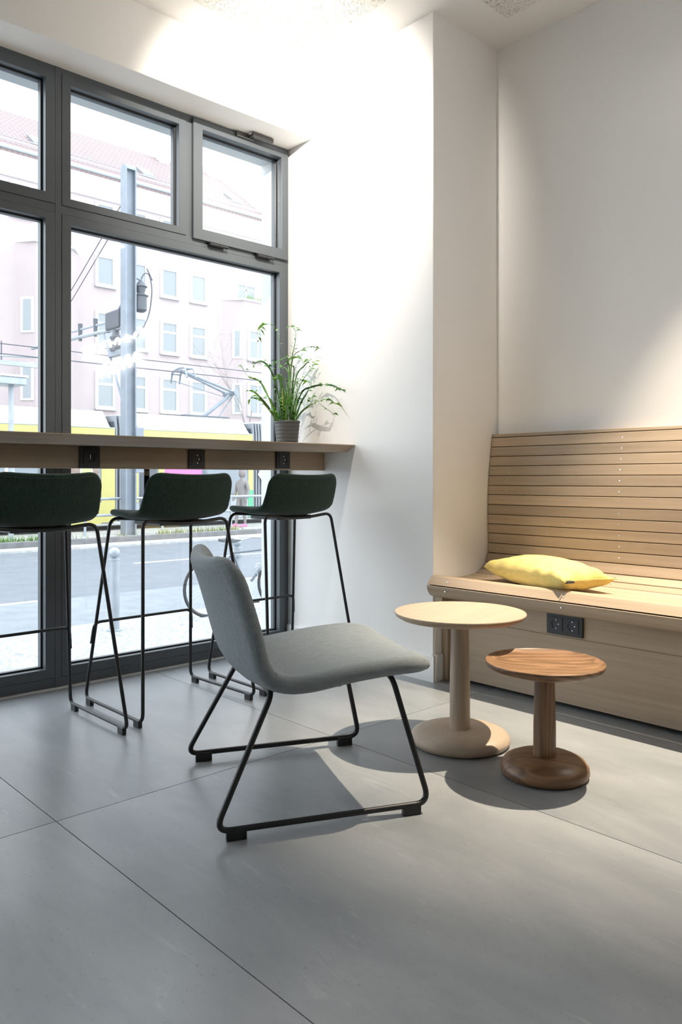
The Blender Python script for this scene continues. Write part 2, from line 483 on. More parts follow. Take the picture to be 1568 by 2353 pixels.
# walls
struct(MB().box(X_R, X_R + .2, Y_B - .2, 2.5, -.1, Z_C + .1).build('wall_right', 'wall_paint'))
struct(MB().box(PIER_X, X_R + .2, PIER_Y, 3.53, -.1, Z_C + .1).build('wall_pier', 'wall_paint', bevel=.002, seg=1))
struct(MB().box(X_L - .2, X_L, Y_B - .2, 3.6, -.1, Z_C + .1).build('wall_left', 'wall_paint'))
struct(MB().box(X_L - .2, X_R + .2, Y_B - .2, Y_B, -.1, Z_C + .1).build('wall_rear', 'wall_paint'))
struct(MB().box(X_L, PIER_X, 3.138, 3.53, 2.702, Z_C + .1).build('wall_front', 'wall_paint', bevel=.004, seg=2))
# outer facade around the openings
plain('facade_render', (.64, .66, .67), .8, bump=.2, bscale=60)
ow = MB()
ow.box(2.655, 6.5, 3.405, 3.535, -.9, 6); ow.box(X_L - 3, 2.655, 3.405, 3.535, 2.665, 6); ow.box(X_L - 3, 2.655, 3.405, 3.50, -.9, .02)
struct(ow.build('wall_outer', 'facade_render'))
# baseboard on the pier
bb = MB()
bb.prism([(2.685, 0), (2.672, 0), (2.672, .113), (2.676, .119), (2.685, .121)], 'Y', 2.2982, 3.33)
struct(bb.build('baseboard_pier', 'baseboard_paint'))
struct(MB().prism([(2.298, 0), (2.285, 0), (2.285, .113), (2.289, .119), (2.298, .121)], 'X', 2.672, 2.738).build('baseboard_pier_front', 'baseboard_paint'))
struct(MB().box(X_L, 2.672, 3.318, 3.334, 0, .006).build('trim_1', 'baseboard_paint'))

# ------------------------------------------------------------------ windows
FM = 'frame_metal'
def frame_sash(parent, x0, x1, z0, z1, wl, wr, wb, wt, y0=Y_F, pane=True, name='sash'):
    g = .0015
    s = MB().ring(x0 + g, x1 - g, z0 + g, z1 - g, x0 + wl, x1 - wr, z0 + wb, z1 - wt, y0, 3.365).build(name, FM, parent, bevel=.0012, seg=1)
    a = (x0 + wl, x1 - wr, z0 + wb, z1 - wt); t = .007
    MB().ring(a[0] - .004, a[1] + .004, a[2] - .004, a[3] + .004, a[0] + t, a[1] - t, a[2] + t, a[3] - t, 3.3652, 3.3705).build('gasket', 'gasket', s)
    MB().ring(x0 + .004, x1 - .004, z0 + .004, z1 - .004, a[0] + .004, a[1] - .004, a[2] + .004, a[3] - .004, 3.3785, 3.404).build('outer_frame', FM, s)
    MB().box(a[0] - .006, a[1] + .006, 3.3706, 3.3784, a[2] - .006, a[3] + .006).build('pane', 'window_glass', s)
    return s
def bay(name, xl, xr, split, loc):
    w = thing(name, None, None, loc); struct(w)
    off = loc
    y0, y1 = 3.334, 3.404
    # main frame members of this bay (right-hand post belongs to the bay)
    MB().box(xl, xr, y0, y1, 2.681, 2.703).build('head_rail', FM, w, off)
    MB().box(xl, xr, y0, y1, 0.0, .047).build('bottom_rail', FM, w, off)
    MB().box(xl, xr, y0, y1, 2.067, 2.103).build('transom', FM, w, off)
    return w
def sub(parent, off, *a, **k):
    s = frame_sash(parent, *a, **k)
    s.location = (-off[0], -off[1], -off[2]); return s
# window_1 : the bay beside the pier, with the opening vent on top right
o1 = (2.04, 3.33, 0)
w1 = bay('window_1', 1.417, 2.66, True, o1)
MB().box(2.66, 2.6865, 3.334, 3.404, 0, 2.703).build('jamb', FM, w1, o1)
MB().box(1.389, 1.417, 3.332, 3.404, 0, 2.703).build('mullion', FM, w1, o1)
MB().box(2.044, 2.0745, 3.334, 3.404, 2.103, 2.681).build('mullion', FM, w1, o1)
sub(w1, o1, 1.417, 2.66, .047, 2.067, .043, .036, .043, .042)
sub(w1, o1, 1.417, 2.044, 2.103, 2.681, .041, .042, .036, .043)
vs = sub(w1, o1, 2.0745, 2.6745, 2.094, 2.692, .055, .046, .056, .048, y0=3.318, name='vent_sash')
hb = MB().box(2.325, 2.435, 3.306, 3.318, 2.671, 2.695).build('handle_base', 'handle_metal', vs, bevel=.004)
hd = MB(); hd.tube([(2.405, 3.308, 2.684), (2.405, 3.276, 2.686)], .0075, 12); hd.box(2.397, 2.53, 3.262, 3.276, 2.676, 2.698)
hd.build('handle', 'handle_metal', vs, bevel=.003)
for hx in (2.165, 2.46):
    hg = MB(); hg.tube([(hx, 3.312, 2.083), (hx + .056, 3.312, 2.083)], .0085, 12); hg.tube([(hx + .058, 3.312, 2.083), (hx + .108, 3.312, 2.083)], .0085, 12)
    hg.box(hx, hx + .09, 3.318, 3.334, 2.076, 2.094)
    hg.build('hinge', 'black_plastic', vs, smooth=True)
MB().tube([(2.618, 3.3635, 2.16), (2.618, 3.3635, 2.62)], .003, 6).build('blind_chain', 'steel', vs)
# window_2 : the next bay, cut by the frame of the picture; window_3 and window_4 go on behind
for k, (n, xl, xr) in enumerate((('window_2', .146, 1.389), ('window_3', -1.125, .118), ('window_4', -2.396, -1.153))):
    o2 = ((xl + xr) / 2, 3.33, 0)
    w2 = bay(n, xl, xr, False, o2)
    MB().box(xl - .028, xl, 3.332, 3.404, 0, 2.703).build('mullion', FM, w2, o2)
    sub(w2, o2, xl, xr, .047, 2.067, .043, .043, .043, .034)
    sub(w2, o2, xl, xr, 2.103, 2.681, .043, .043, .044, .040)
struct(MB().box(X_L, -2.424, 3.30, 3.41, -.05, 2.72).build('wall_front_end', 'wall_paint'))

# ================================================================== LAMPS OF THE ROOM
plain('lamp_white', (.75, .75, .74), .4)
plain('lamp_glow', (1, .95, .85), .5, emit=(1., .93, .82), estr=30.)
def ceiling_spot(loc, target, watts, col, size, blend, label, rad=.012, group=None):
    x, y, z = loc
    t = thing('ceiling_spot_offscreen', label, 'lamp', (x, y, Z_C - .003), 0, group)
    d = (Vector(target) - Vector(loc)).normalized()
    MB().lathe([(.05, 0), (.05, -.018), (.012, -.022), (.010, z + .11 - Z_C + .003), (0, z + .11 - Z_C)], 24).build('stem', 'lamp_white', t, smooth=True)
    L0 = Vector((0, 0, z - Z_C + .003))
    MB().tube([L0 - d * .12, L0 - d * .115, L0, L0 + d * .004], [.038, .042, .042, .040], 28).build('lamp_head', 'lamp_white', t, smooth=True)
    MB().tube([L0 + d * .0045, L0 + d * .006], .034, 24).build('lens_offscreen', 'lamp_glow', t)
    ld = bpy.data.lights.new('spot_light_offscreen', 'SPOT'); ld.energy = watts; ld.color = col
    ld.spot_size = math.radians(size); ld.spot_blend = blend; ld.shadow_soft_size = rad
    lo = bpy.data.objects.new('spot_light_offscreen', ld); COL.objects.link(lo)
    lo.parent = t; lo.location = L0 + d * .03
    lo.rotation_euler = d.to_track_quat('-Z', 'Y').to_euler()
    return t
WARM = (1.0, .85, .66)
NEUT = (1.0, .93, .84)
ceiling_spot((2.86, 1.12, 2.72), (2.46, 1.40, 0), 430, WARM, 52, .8, 'white ceiling spot above the slatted bench')
ceiling_spot((1.80, 2.30, 2.88), (2.66, 3.24, 2.32), 110, NEUT, 112, 1., 'white ceiling spot aimed at the corner of window and pier')

# neon lettering on the bench wall, outside the picture but mirrored in the glass
plain('neon_glow', (1, 1, 1), .5, emit=(1., .98, .95), estr=18.)
nn = thing('neon_sign_offscreen', 'white neon script sign on the wall above the bench', 'sign', (3.155, .45, 1.6))
def squiggle(y0, z0, y1, z1, loops, amp):
    pts = []
    n = loops * 14
    for i in range(n + 1):
        t = i / n; a = t * loops * 2 * math.pi
        k = amp * (.55 + .45 * math.sin(3.1 * t * loops + 1.0))
        pts.append((-.022, y0 + (y1 - y0) * t + k * .55 * math.sin(a) - .45, z0 + (z1 - z0) * t + k * math.cos(a) - 1.6))
    return pts
for a in ((-.17, 2.05, .30, 2.07, 6, .055), (.36, 2.075, .86, 2.085, 6, .035), (.90, 2.10, 1.07, 2.12, 2, .05), (.14, 1.855, .52, 1.87, 5, .06), (.56, 1.885, .93, 1.90, 5, .06)):
    MB().tube(squiggle(*a), .010, 8).build('neon_tube_offscreen', 'neon_glow', nn, smooth=True)
for yy, zz in ((-.1, 2.05), (.6, 2.08), (.3, 1.86), (.8, 1.89)):
    MB().cyl((-.022, yy - .45, zz - 1.6), (.008, yy - .45, zz - 1.6), .004, 8).build('bracket', 'steel', nn)

# ================================================================== COUNTER
ct = thing('window_counter', 'long oak bar counter fixed along the window', 'counter', (.6, 3.1, 0.95))
oc = (.6, 3.1, .95)
MB().prism([(2.803, 1.079), (2.803, 1.0745), (2.861, 1.044), (3.322, 1.044), (3.322, 1.079)], 'X', -2.3, 2.684).build('counter_top', 'oak_counter', ct, oc, bevel=.0008, seg=1)
MB().box(-2.3, 2.6845, 3.034, 3.072, .953, 1.0445).build('apron_rail', 'oak_counter', ct, oc, bevel=.0015, seg=1)
for xx in (-1.9, -.4, 1.1, 2.4):
    MB().box(xx - .02, xx + .02, 3.072, 3.334, 1.012, 1.044).build('wall_bracket', 'black_metal', ct, oc)
def socket(name, label, loc, rz, gang, kind='socket', s=.084):
    # local: plate in XZ, front faces -Y
    t = thing(name, label, 'socket' if kind == 'socket' else 'switch', loc, rz)
    h = s / 2; W = s * (.5 + .5 * gang) if gang == 1 else s * 1.93
    MB().box(-W / 2, W / 2, -.010, 0, -h, h).build('cover_frame', 'plate_plastic', t, bevel=.0018, seg=2)
    for g_ in range(gang):
        cx = 0 if gang == 1 else (-.0355 * s / .081 if g_ == 0 else .0355 * s / .081)
        q = s * .335
        if kind == 'socket':
            ins = MB(); R = s * .235; n = 32; sq = []
            # square plate with a round recess
            for i in range(n):
                a = 2 * math.pi * i / n; c, s_ = math.cos(a), math.sin(a); m = q / max(abs(c), abs(s_)); sq.append((c * m, s_ * m))
            vs = [(cx + p[0], -.0125, p[1]) for p in sq] + [(cx + R * math.cos(2 * math.pi * i / n), -.0125, R * math.sin(2 * math.pi * i / n)) for i in range(n)]
            vs += [(cx + R * .97 * math.cos(2 * math.pi * i / n), -.0102, R * .97 * math.sin(2 * math.pi * i / n)) for i in range(n)] + [(cx + p[0], -.0101, p[1]) for p in sq]
            fs = []
            for i in range(n):
                j = (i + 1) % n
                fs += [(i, j, n + j, n + i), (n + i, n + j, 2 * n + j, 2 * n + i), (j, i, 3 * n + i, 3 * n + j)]
            fs.append(tuple(range(2 * n, 3 * n)))
            pl = ins.add(vs, fs).build('insert', 'black_plastic', t)
            MB().tube([(cx, -.0100, 0), (cx, -.01045, 0)], R * .92, 32).build('well', 'black_plastic', pl)
            for dz in (-1, 1):
                MB().box(cx - .0022, cx + .0022, -.0125, -.0104, dz * R * .86 - .0022, dz * R * .86 + .0022).build('earth_clip', 'steel', pl)
            for dx in (-1, 1):
                MB().tube([(cx + dx * .0095, -.0103, 0), (cx + dx * .0095, -.0107, 0)], .0026, 10).build('contact_hole', 'steel' if dx > 0 else 'rubber', pl)
        else:
            pl = MB().ring(cx - q, cx + q, -q, q, cx - q * .62, cx + q * .62, -q * .62, q * .62, -.013, -.0101).build('insert', 'black_plastic', t, bevel=.0008, seg=1)
            MB().box(cx - q * .6, cx + q * .6, -.0112, -.0101, -q * .6, q * .6).build('rocker', 'plate_plastic', pl)
            MB().box(cx - .0012, cx + .0012, -.0122, -.0112, -.008, .012).build('indicator', 'steel', pl)
    return t
socket('light_switch', 'black square switch plate on the counter rail nearest the window post', (1.405, 3.0339, .9985), 0, 1, 'switch', .086)
socket('power_socket', 'black round-well power socket in the middle of the counter rail', (1.911, 3.0339, .9985), 0, 1)
socket('power_socket', 'black round-well power socket on the counter rail beneath the plant pot', (2.406, 3.0339, 1.003), 0, 1)

# ================================================================== BAR STOOLS
def make_stool(label):
    t = thing('bar_stool', label, 'stool', (0, 0, 0), 0, 'green bar stools at the window counter')
    # local: +Y is the front (towards the counter)
    prof = [(.198, .752), (.170, .766), (.06, .764), (-.05, .757), (-.105, .760), (-.145, .778), (-.170, .815), (-.186, .862), (-.198, .905), (-.206, .928)]
    hw = lambda u: .176 + .026 * math.sin(min(1, u / .55) * math.pi / 2) - .008 * max(0, u - .7) / .3
    wrap = lambda u: .010 + .026 * max(0, min(1, (u - .45) / .3))
    seat_shell('seat_shell', prof, hw, .075, .055, wrap, .026, ['green_felt'], t)
    r = .0068; zb = .024
    loop = [(-.192, -.128, .752), (0, -.118, .729), (.192, -.128, .752), (.257, -.240, zb), (.250, .222, zb), (.19, .128, .752), (0, .128, .742), (-.19, .128, .752), (-.250, .222, zb), (-.257, -.240, zb)]
    dd = [.035, .10, .035, .035, .035, .035, .05, .035, .035, .035]
    MB().tube(rounded(loop, dd, True, 7), r, 10, closed=True).build('sled_frame', 'black_metal', t, smooth=True)
    fr = [(-.2385, .196, .245), (-.2300, .186, .330), (.2300, .186, .330), (.2385, .196, .245)]
    MB().tube(rounded(fr, [0, .028, .028, 0], False, 7), .0062, 10).build('footrest', 'black_metal', t, smooth=True)
    MB().box(-.10, .10, -.10, .10, .727, .746).build('mounting_plate', 'black_plastic', t, bevel=.004)
    for x, y in ((-.255, -.200), (.255, -.200), (-.251, .185), (.251, .185)):
        MB().box(x - .008, x + .008, y - .02, y + .02, 0, .026).build('glide', 'black_plastic', t, bevel=.002)
    return t
stool = make_stool('dark green bar stool standing by the grey window post')
stool.location = (1.065, 2.785, 0)
for lab, x, y, a in (('dark green bar stool under the middle counter socket', 1.648, 2.822, 1.5), ('dark green bar stool beside the white pier, below the plant', 2.243, 2.838, .5)):
    c = copy_tree(stool); c['label'] = lab; c.location = (x, y, 0); c.rotation_euler = (0, 0, math.radians(a))

# ================================================================== LOUNGE CHAIR
lc = thing('lounge_chair', 'light grey woven lounge chair on black sled legs', 'chair', (1.4825, 1.7995, 0), math.radians(-114.7))
prof = [(.322, .368), (.300, .384), (.22, .388), (.10, .379), (-.02, .362), (-.09, .353), (-.145, .363), (-.186, .396), (-.214, .447), (-.241, .54), (-.265, .622), (-.281, .664), (-.296, .694)]
hw = lambda u: .288 + .006 * math.sin(u * math.pi) - .014 * max(0, u - .75) / .25
wrap = lambda u: .014 + .040 * max(0, min(1, (u - .42) / .3))
seat_shell('seat_shell', prof, hw, .095, .085, wrap, .048, ['grey_weave', 'grey_weave_edge'], lc, 16)
loop = [(-.225, -.128, .342), (0, -.115, .322), (.225, -.128, .342), (.292, -.290, .026), (.292, .298, .026), (.232, .212, .364), (0, .212, .350), (-.232, .212, .364), (-.292, .298, .026), (-.292, -.290, .026)]
dd = [.035, .1, .035, .042, .042, .035, .06, .035, .042, .042]
MB().tube(rounded(loop, dd, True, 8), .0080, 12, closed=True).build('sled_frame', 'black_metal', lc, smooth=True)
MB().box(-.13, .13, -.12, .10, .318, .338).build('mounting_plate', 'black_plastic', lc, bevel=.004)
for x in (-.291, .291):
    for y in (-.235, .245):
        MB().box(x - .009, x + .009, y - .026, y + .026, 0, .028).build('glide', 'black_plastic', lc, bevel=.002)

# ================================================================== SIDE TABLES
t1 = thing('side_table', 'pale oak pedestal side table with a flat round top', 'table', (2.137, 1.708, 0), math.radians(10))
MB().lathe([(.150, .0), (.166, .004), (.172, .014), (.171, .024), (.162, .036), (.140, .045), (.10, .050), (.034, .0515)], 72).build('base', 'oak_table', t1, smooth=True, auto=60)
MB().lathe([(.0355, .050), (.0348, .2), (.0315, .35), (.0295, .43)], 40).build('column', 'oak_table_leg', t1, smooth=True, auto=60)
MB().lathe([(.05, .424), (.170, .4255), (.205, .430), (.220, .4385), (.2255, .447), (.2255, .4505), (.224, .4525), (0, .4525)], 80).build('top', 'oak_table', t1, smooth=True, auto=50)
t2 = thing('side_table', 'low smoked oak pedestal table with a dished round top', 'table', (2.098, 1.346, 0), math.radians(35))
MB().lathe([(.118, 0), (.130, .005), (.1345, .016), (.133, .030), (.122, .046), (.100, .056), (.07, .060), (.034, .061)], 64).build('base', 'smoked_oak', t2, smooth=True, auto=60)
MB().lathe([(.0345, .058), (.034, .15), (.0315, .25), (.030, .325)], 40).build('column', 'smoked_oak_leg', t2, smooth=True, auto=60)
MB().lathe([(.04, .317), (.12, .319), (.160, .325), (.176, .334), (.181, .344), (.181, .3495), (.1785, .351), (.1745, .3485), (.150, .3405), (.10, .336), (0, .3345)], 72).build('top', 'smoked_oak', t2, smooth=True, auto=60)

# ================================================================== BENCH
OB = (2.765, .9, 0)
bn = thing('slatted_bench', 'long built-in oak bench of horizontal slats along the white wall', 'bench', OB)
YB0, YB1 = -1.2, 2.2965
back = [(3.118, 1.110), (3.1115, 1.064), (3.105, 1.018), (3.098, .972), (3.092, .926), (3.088, .879), (3.085, .835), (3.084, .787), (3.084, .740), (3.0855, .694), (3.087, .650), (3.089, .602), (3.086, .555), (3.066, .512), (3.033, .484), (2.992, .4655), (2.946, .4575), (2.899, .4555), (2.852, .456), (2.806, .461), (2.760, .468), (2.716, .4755)]
def slat(poly, nm='slat'):
    return MB().prism(poly, 'Y', YB0, YB1).build(nm, 'oak_pale', bn, OB, bevel=.0016, seg=1)
for i in range(len(back) - 1):
    a = Vector(back[i]); b = Vector(back[i + 1]); t = (b - a).normalized()
    n = Vector((-t.y, t.x))            # towards wall / down
    if n.x < 0 and abs(n.x) > .5: n = -n
    if n.y > 0 and abs(n.y) > .7: n = -n
    g = t * .0014
    a2, b2 = a + g, b - g
    slat([tuple(a2), tuple(b2), tuple(b2 + n * .018), tuple(a2 + n * .018)])
slat([(3.1215, 1.1255), (3.1185, 1.1115), (3.160, 1.1115), (3.160, 1.1255)], 'top_cap')
slat([(2.7135, .4765), (2.690, .4785), (2.670, .4745), (2.6405, .4425), (2.660, .4405), (2.7135, .458)], 'nose_slat')
slat([(2.6385, .438), (2.640, .424), (2.6465, .408), (2.660, .393), (2.678, .385), (2.700, .392), (2.700, .438)], 'nose_slat')
# carcass behind the slats, end panel, front boards and recessed plinth
MB().prism([(2.785, .02), (2.785, .42), (2.72, .42), (2.72, .448), (2.90, .43), (3.00, .43), (3.07, .47), (3.112, .56), (3.115, .80), (3.145, 1.10), (3.160, 1.10), (3.160, .02)], 'Y', YB0 + .01, 2.27).build('carcass', 'oak_vertical', bn, OB)
MB().box(2.742, 2.80, 2.262, 2.2965, .0, .44).build('end_panel', 'oak_vertical', bn, OB, bevel=.001, seg=1)
MB().box(2.690, 2.76, 2.250, 2.2965, .362, .392).build('bracket', 'oak_vertical', bn, OB, bevel=.001, seg=1)
for z0, z1 in ((.018, .2812), (.2824, .440)):
    MB().box(2.765, 2.785, YB0, 2.2615, z0, z1).build('front_board', 'oak_pale', bn, OB, bevel=.0007, seg=1)
MB().box(2.86, 2.88, YB0, 2.26, 0, .025).build('plinth', 'oak_pale', bn, OB)
sw = MB()
for ys in (2.19, 1.62, 1.05, .48):
    for i in range(len(back) - 1):
        a = Vector(back[i]); b = Vector(back[i + 1]); c = (a + b) / 2; t = (b - a).normalized(); n = Vector((t.y, -t.x))
        if n.x > 0 and abs(n.x) > .5: n = -n
        if n.y < 0 and abs(n.y) > .7: n = -n
        sw.tube([(c.x - n.x * .002, ys, c.y - n.y * .002), (c.x + n.x * .0006, ys, c.y + n.y * .0006)], .0028, 8)
    for c, n in ((Vector((2.655, .4585)), Vector((-.74, .68))), (Vector((2.6385, .420)), Vector((-1, .15)))):
        sw.tube([(c.x - n.x * .004, ys, c.y - n.y * .004), (c.x + n.x * .0022, ys, c.y + n.y * .0022)], .0028, 8)
tag(sw.build('slat_screws', 'steel', bn, OB), kind='stuff')
socket('double_power_socket', 'black twin power socket on the bench front, beneath the yellow cushion', (2.7649, 1.678, .3305), math.radians(-90), 2, 'socket', .083)

# ================================================================== CUSHION
cu = thing('cushion', 'yellow cotton cushion lying on the bench seat', 'cushion', (2.870, 1.838, .458), math.radians(69.3 - 90))
def cushion_mesh(LX, LY, TH_):
    mb = MB(); n = 28; rows = {}
    for side in (1, -1):
        for i in range(n + 1):
            for j in range(n + 1):
                u = i / n * 2 - 1; v = j / n * 2 - 1
                pin = .10
                x = u * LX / 2 * (1 - pin * (1 - v * v) * abs(u) ** 2 * .0 - .07 * (1 - v * v) ** 0 * (1 - abs(v)) * 0)
                x = LX / 2 * u * (1 - .09 * (1 - v * v)); y = LY / 2 * v * (1 - .11 * (1 - u * u))
                e = max(0, (1 - u * u)) ** .42 * max(0, (1 - v * v)) ** .40
                wr = .010 * math.sin(9 * u + 3 * v) * (1 - e) + .010 * math.sin(21 * v + 4 * u) * (1 - e) * abs(u) + .006 * math.sin(15 * v - 7 * u) * (1 - e)
                edge = e < 1e-6
                z = (TH_ * .56 * e + wr * (0 if edge else 1)) if side > 0 else -(TH_ * .44 * min(1, e * 1.35)) + (0 if edge else wr * .4)
                z += .058
                mb.v.append((x, y, max(z, .001))); rows[(side, i, j)] = len(mb.v) - 1
        for i in range(n):
            for j in range(n):
                q = (rows[(side, i, j)], rows[(side, i + 1, j)], rows[(side, i + 1, j + 1)], rows[(side, i, j + 1)])
                mb.f.append(q if side > 0 else q[::-1]); mb.m.append(0)
    return mb
cb = cushion_mesh(.26, .575, .125).build('cover', 'yellow_cotton', cu, smooth=True, auto=180)
sb = cb.modifiers.new('smooth', 'SUBSURF'); sb.levels = 1; sb.render_levels = 1
pts = []
MB().box(-.112, -.078, -.287, -.262, .052, .0605).build('label_tag', 'dark_felt', cu)
sp = [(.115 * (1 - 2 * t) if False else -.128 + .256 * t, -.2865 + .030 * (1 - (2 * t - 1) ** 2), .058) for t in [i / 16 for i in range(17)]]
MB().tube(sp, .0022, 6).build('seam', 'yellow_cotton', cu, smooth=True)

# ================================================================== POTTED PLANT
POT = Vector((2.566, 3.195, 1.079))
pp = thing('potted_ribbon_plant', 'leggy green ribbon-stemmed plant in a grey ribbed pot on the counter', 'plant', POT)
prf = [(.052, 0), (.054, .004)]
for i in range(25):
    z = .006 + .114 * i / 24
    prf.append((.0545 + .0115 * i / 24 + .0009 * math.sin(i * 2 * math.pi / 4), z))
prf += [(.0685, .123), (.0685, .132), (.066, .133), (.0645, .128), (.062, .112)]
MB().lathe(prf, 48).build('pot', 'pot_glaze', pp, smooth=True, auto=70)
MB().lathe([(.0635, .110), (.04, .114), (0, .116)], 32).build('soil', 'soil', pp, smooth=True)
rng = random.Random(11)
def ribbon(pts, w, mat, parent=None, leafy=0, nm='stem'):
    P = catmull(pts, 7); k = len(P); mb = MB(); w *= 1.2; leafy = int(leafy * 2.2)
    ang = rng.uniform(0, math.pi)
    vs = []
    for i in range(k):
        t = (P[min(i + 1, k - 1)] - P[max(i - 1, 0)]).normalized()
        s = t.cross(Vector((math.cos(ang + i * .05), math.sin(ang + i * .05), .25))).normalized()
        nn_ = s.cross(t)
        f = i / (k - 1)
        ww = w * (.55 + .45 * math.sin(min(1, f * 2.2) * math.pi / 2)) * (1 - f ** 4 * .8) * (1 + .12 * math.sin(i * 1.7))
        th = .0009
        vs += [P[i] - s * ww, P[i] + nn_ * th, P[i] + s * ww, P[i] - nn_ * th]
    fs = []
    for i in range(k - 1):
        for j in range(4):
            j2 = (j + 1) % 4; fs.append((i * 4 + j, i * 4 + j2, (i + 1) * 4 + j2, (i + 1) * 4 + j))
    fs += [(3, 2, 1, 0), tuple((k - 1) * 4 + j for j in range(4))]
    mb.add(vs, fs)
    o = mb.build(nm, mat, parent, off=POT, smooth=True, auto=80)
    if leafy:
        lb = MB()
        for q in range(leafy):
            i = int(k * (.3 + .65 * (q + .5) / leafy)); i = min(i, k - 2)
            t = (P[i + 1] - P[i]).normalized(); a = rng.uniform(0, 2 * math.pi)
            d = (t * .5 + Vector((math.cos(a), math.sin(a), rng.uniform(-.3, .4)))).normalized()
            s = d.cross(t).normalized(); Ln = rng.uniform(.018, .042); W = Ln * rng.uniform(.13, .22)
            b0 = P[i]; m1 = b0 + d * Ln * .5 + Vector((0, 0, .002)); tip = b0 + d * Ln - Vector((0, 0, Ln * .25))
            lb.add([b0, m1 - s * W, m1 + s * W, tip, m1 + t * .0015], [(0, 1, 4), (0, 4, 2), (1, 3, 4), (4, 3, 2)])
        tag(lb.build('leaflets', rng.choice(['leaf_green_1', 'leaf_green_2', 'leaf_green_2', 'leaf_green_1']), o, off=POT), kind='stuff')
    return o
def pxp(x, y, depth_hint):
    # place a photographed tip: right-hand tips hang just off the pier wall, the others at a chosen depth
    p = atY(x, y, depth_hint)
    if p.x > 2.66: p = atX(x, y, 2.655 - .02 * ((y // 7) % 3))
    return p
stems = [  # photographed courses (pixels) and a depth for each
    ([(652, 968), (645, 880), (643, 820), (640, 775), (628, 748), (612, 745), (600, 752), (592, 765), (598, 780)], 3.17, .0022, 8),
    ([(668, 968), (668, 880), (672, 820), (678, 790), (680, 765), (673, 752), (662, 749)], 3.14, .0022, 8),
    ([(664, 968), (668, 880), (674, 822), (690, 806), (712, 797), (725, 798), (740, 802)], 3.10, .0022, 4),
    ([(662, 966), (666, 860), (662, 830), (674, 822), (690, 822), (698, 836)], 3.12, .0038, 5),
    ([(648, 966), (636, 890), (622, 850), (610, 835), (598, 830), (585, 836), (582, 843)], 3.20, .0040, 3),
    ([(642, 968), (612, 900), (600, 880), (590, 872), (572, 866), (560, 850), (553, 838)], 3.22, .0036, 4),
    ([(646, 966), (628, 890), (622, 850), (616, 842), (632, 834), (650, 824), (662, 820)], 3.16, .0042, 5),
    ([(668, 966), (684, 900), (700, 868), (714, 848), (727, 828)], 3.08, .0036, 9),
    ([(676, 968), (692, 905), (715, 890), (742, 884), (765, 886), (782, 894), (794, 898)], 3.02, .0046, 7),
    ([(680, 968), (690, 950), (712, 932), (735, 921), (755, 917), (766, 924), (772, 929)], 3.04, .0046, 7),
    ([(684, 965), (700, 940), (725, 920), (740, 932), (760, 946), (772, 957)], 3.06, .0014, 2),
    ([(640, 968), (620, 940), (604, 920), (590, 905), (578, 898), (568, 898)], 3.18, .0050, 3),
    ([(634, 966), (615, 935), (602, 918), (592, 908)], 3.15, .0056, 2),
    ([(640, 965), (624, 925), (612, 905), (600, 880), (592, 872)], 3.13, .0056, 2),
    ([(638, 960), (610, 925), (590, 916), (578, 914), (573, 918)], 3.16, .0030, 2),
    ([(660, 966), (660, 900), (652, 870), (640, 872), (636, 866)], 3.15, .0068, 3),
    ([(668, 966), (672, 900), (676, 850), (672, 840)], 3.16, .0066, 4),
    ([(672, 966), (682, 920), (684, 890), (686, 868)], 3.13, .0066, 3),
    ([(656, 966), (650, 910), (646, 880), (640, 862), (634, 865)], 3.20, .0066, 2),
    ([(664, 966), (664, 900), (664, 860), (656, 846), (650, 842)], 3.22, .0070, 4),
    ([(674, 966), (690, 930), (704, 905), (712, 890)], 3.10, .0040, 4),
    ([(678, 966), (700, 935), (715, 915), (722, 912)], 3.10, .0034, 3),
    ([(668, 966), (680, 870), (700, 840), (712, 828), (716, 826)], 3.18, .0030, 4),
    ([(660, 960), (684, 900), (680, 880), (700, 874), (716, 880)], 3.14, .0034, 5),
]
gm = ['leaf_green_0', 'leaf_green_1', 'leaf_green_3', 'leaf_green_1', 'leaf_green_0', 'leaf_green_2']
for i, (pl, dp, w, lf) in enumerate(stems):
    n = len(pl); pts = []
    for j, (x, y) in enumerate(pl):
        f = j / (n - 1); p = pxp(x, y, POT.y + (dp - POT.y) * f)
        if j == 0: p = POT + Vector((max(-.045, min(.045, (p.x - POT.x))), rng.uniform(-.03, .03), .108))
        pts.append(p)
    ribbon(pts, w, gm[i % 6], pp, lf)
for i in range(40):       # the dense tuft of short upright ribbons above the pot
    a = rng.uniform(0, 2 * math.pi); r0 = rng.uniform(.01, .045); h = rng.uniform(.07, .20)
    b0 = POT + Vector((r0 * math.cos(a), r0 * math.sin(a), .108))
    sp_ = rng.uniform(.4, 1.1)
    mid = b0 + Vector((r0 * sp_ * math.cos(a) * .6, r0 * sp_ * math.sin(a) * .6, h * .55))
    tip = b0 + Vector((r0 * sp_ * 1.6 * math.cos(a + .3), r0 * sp_ * 1.6 * math.sin(a + .3), h))
    tip.x = min(tip.x, 2.66)
    ribbon([b0, mid, tip], rng.uniform(.003, .006), rng.choice(gm[:5] + (['leaf_dry'] if i % 6 == 0 else [])), pp, 2)

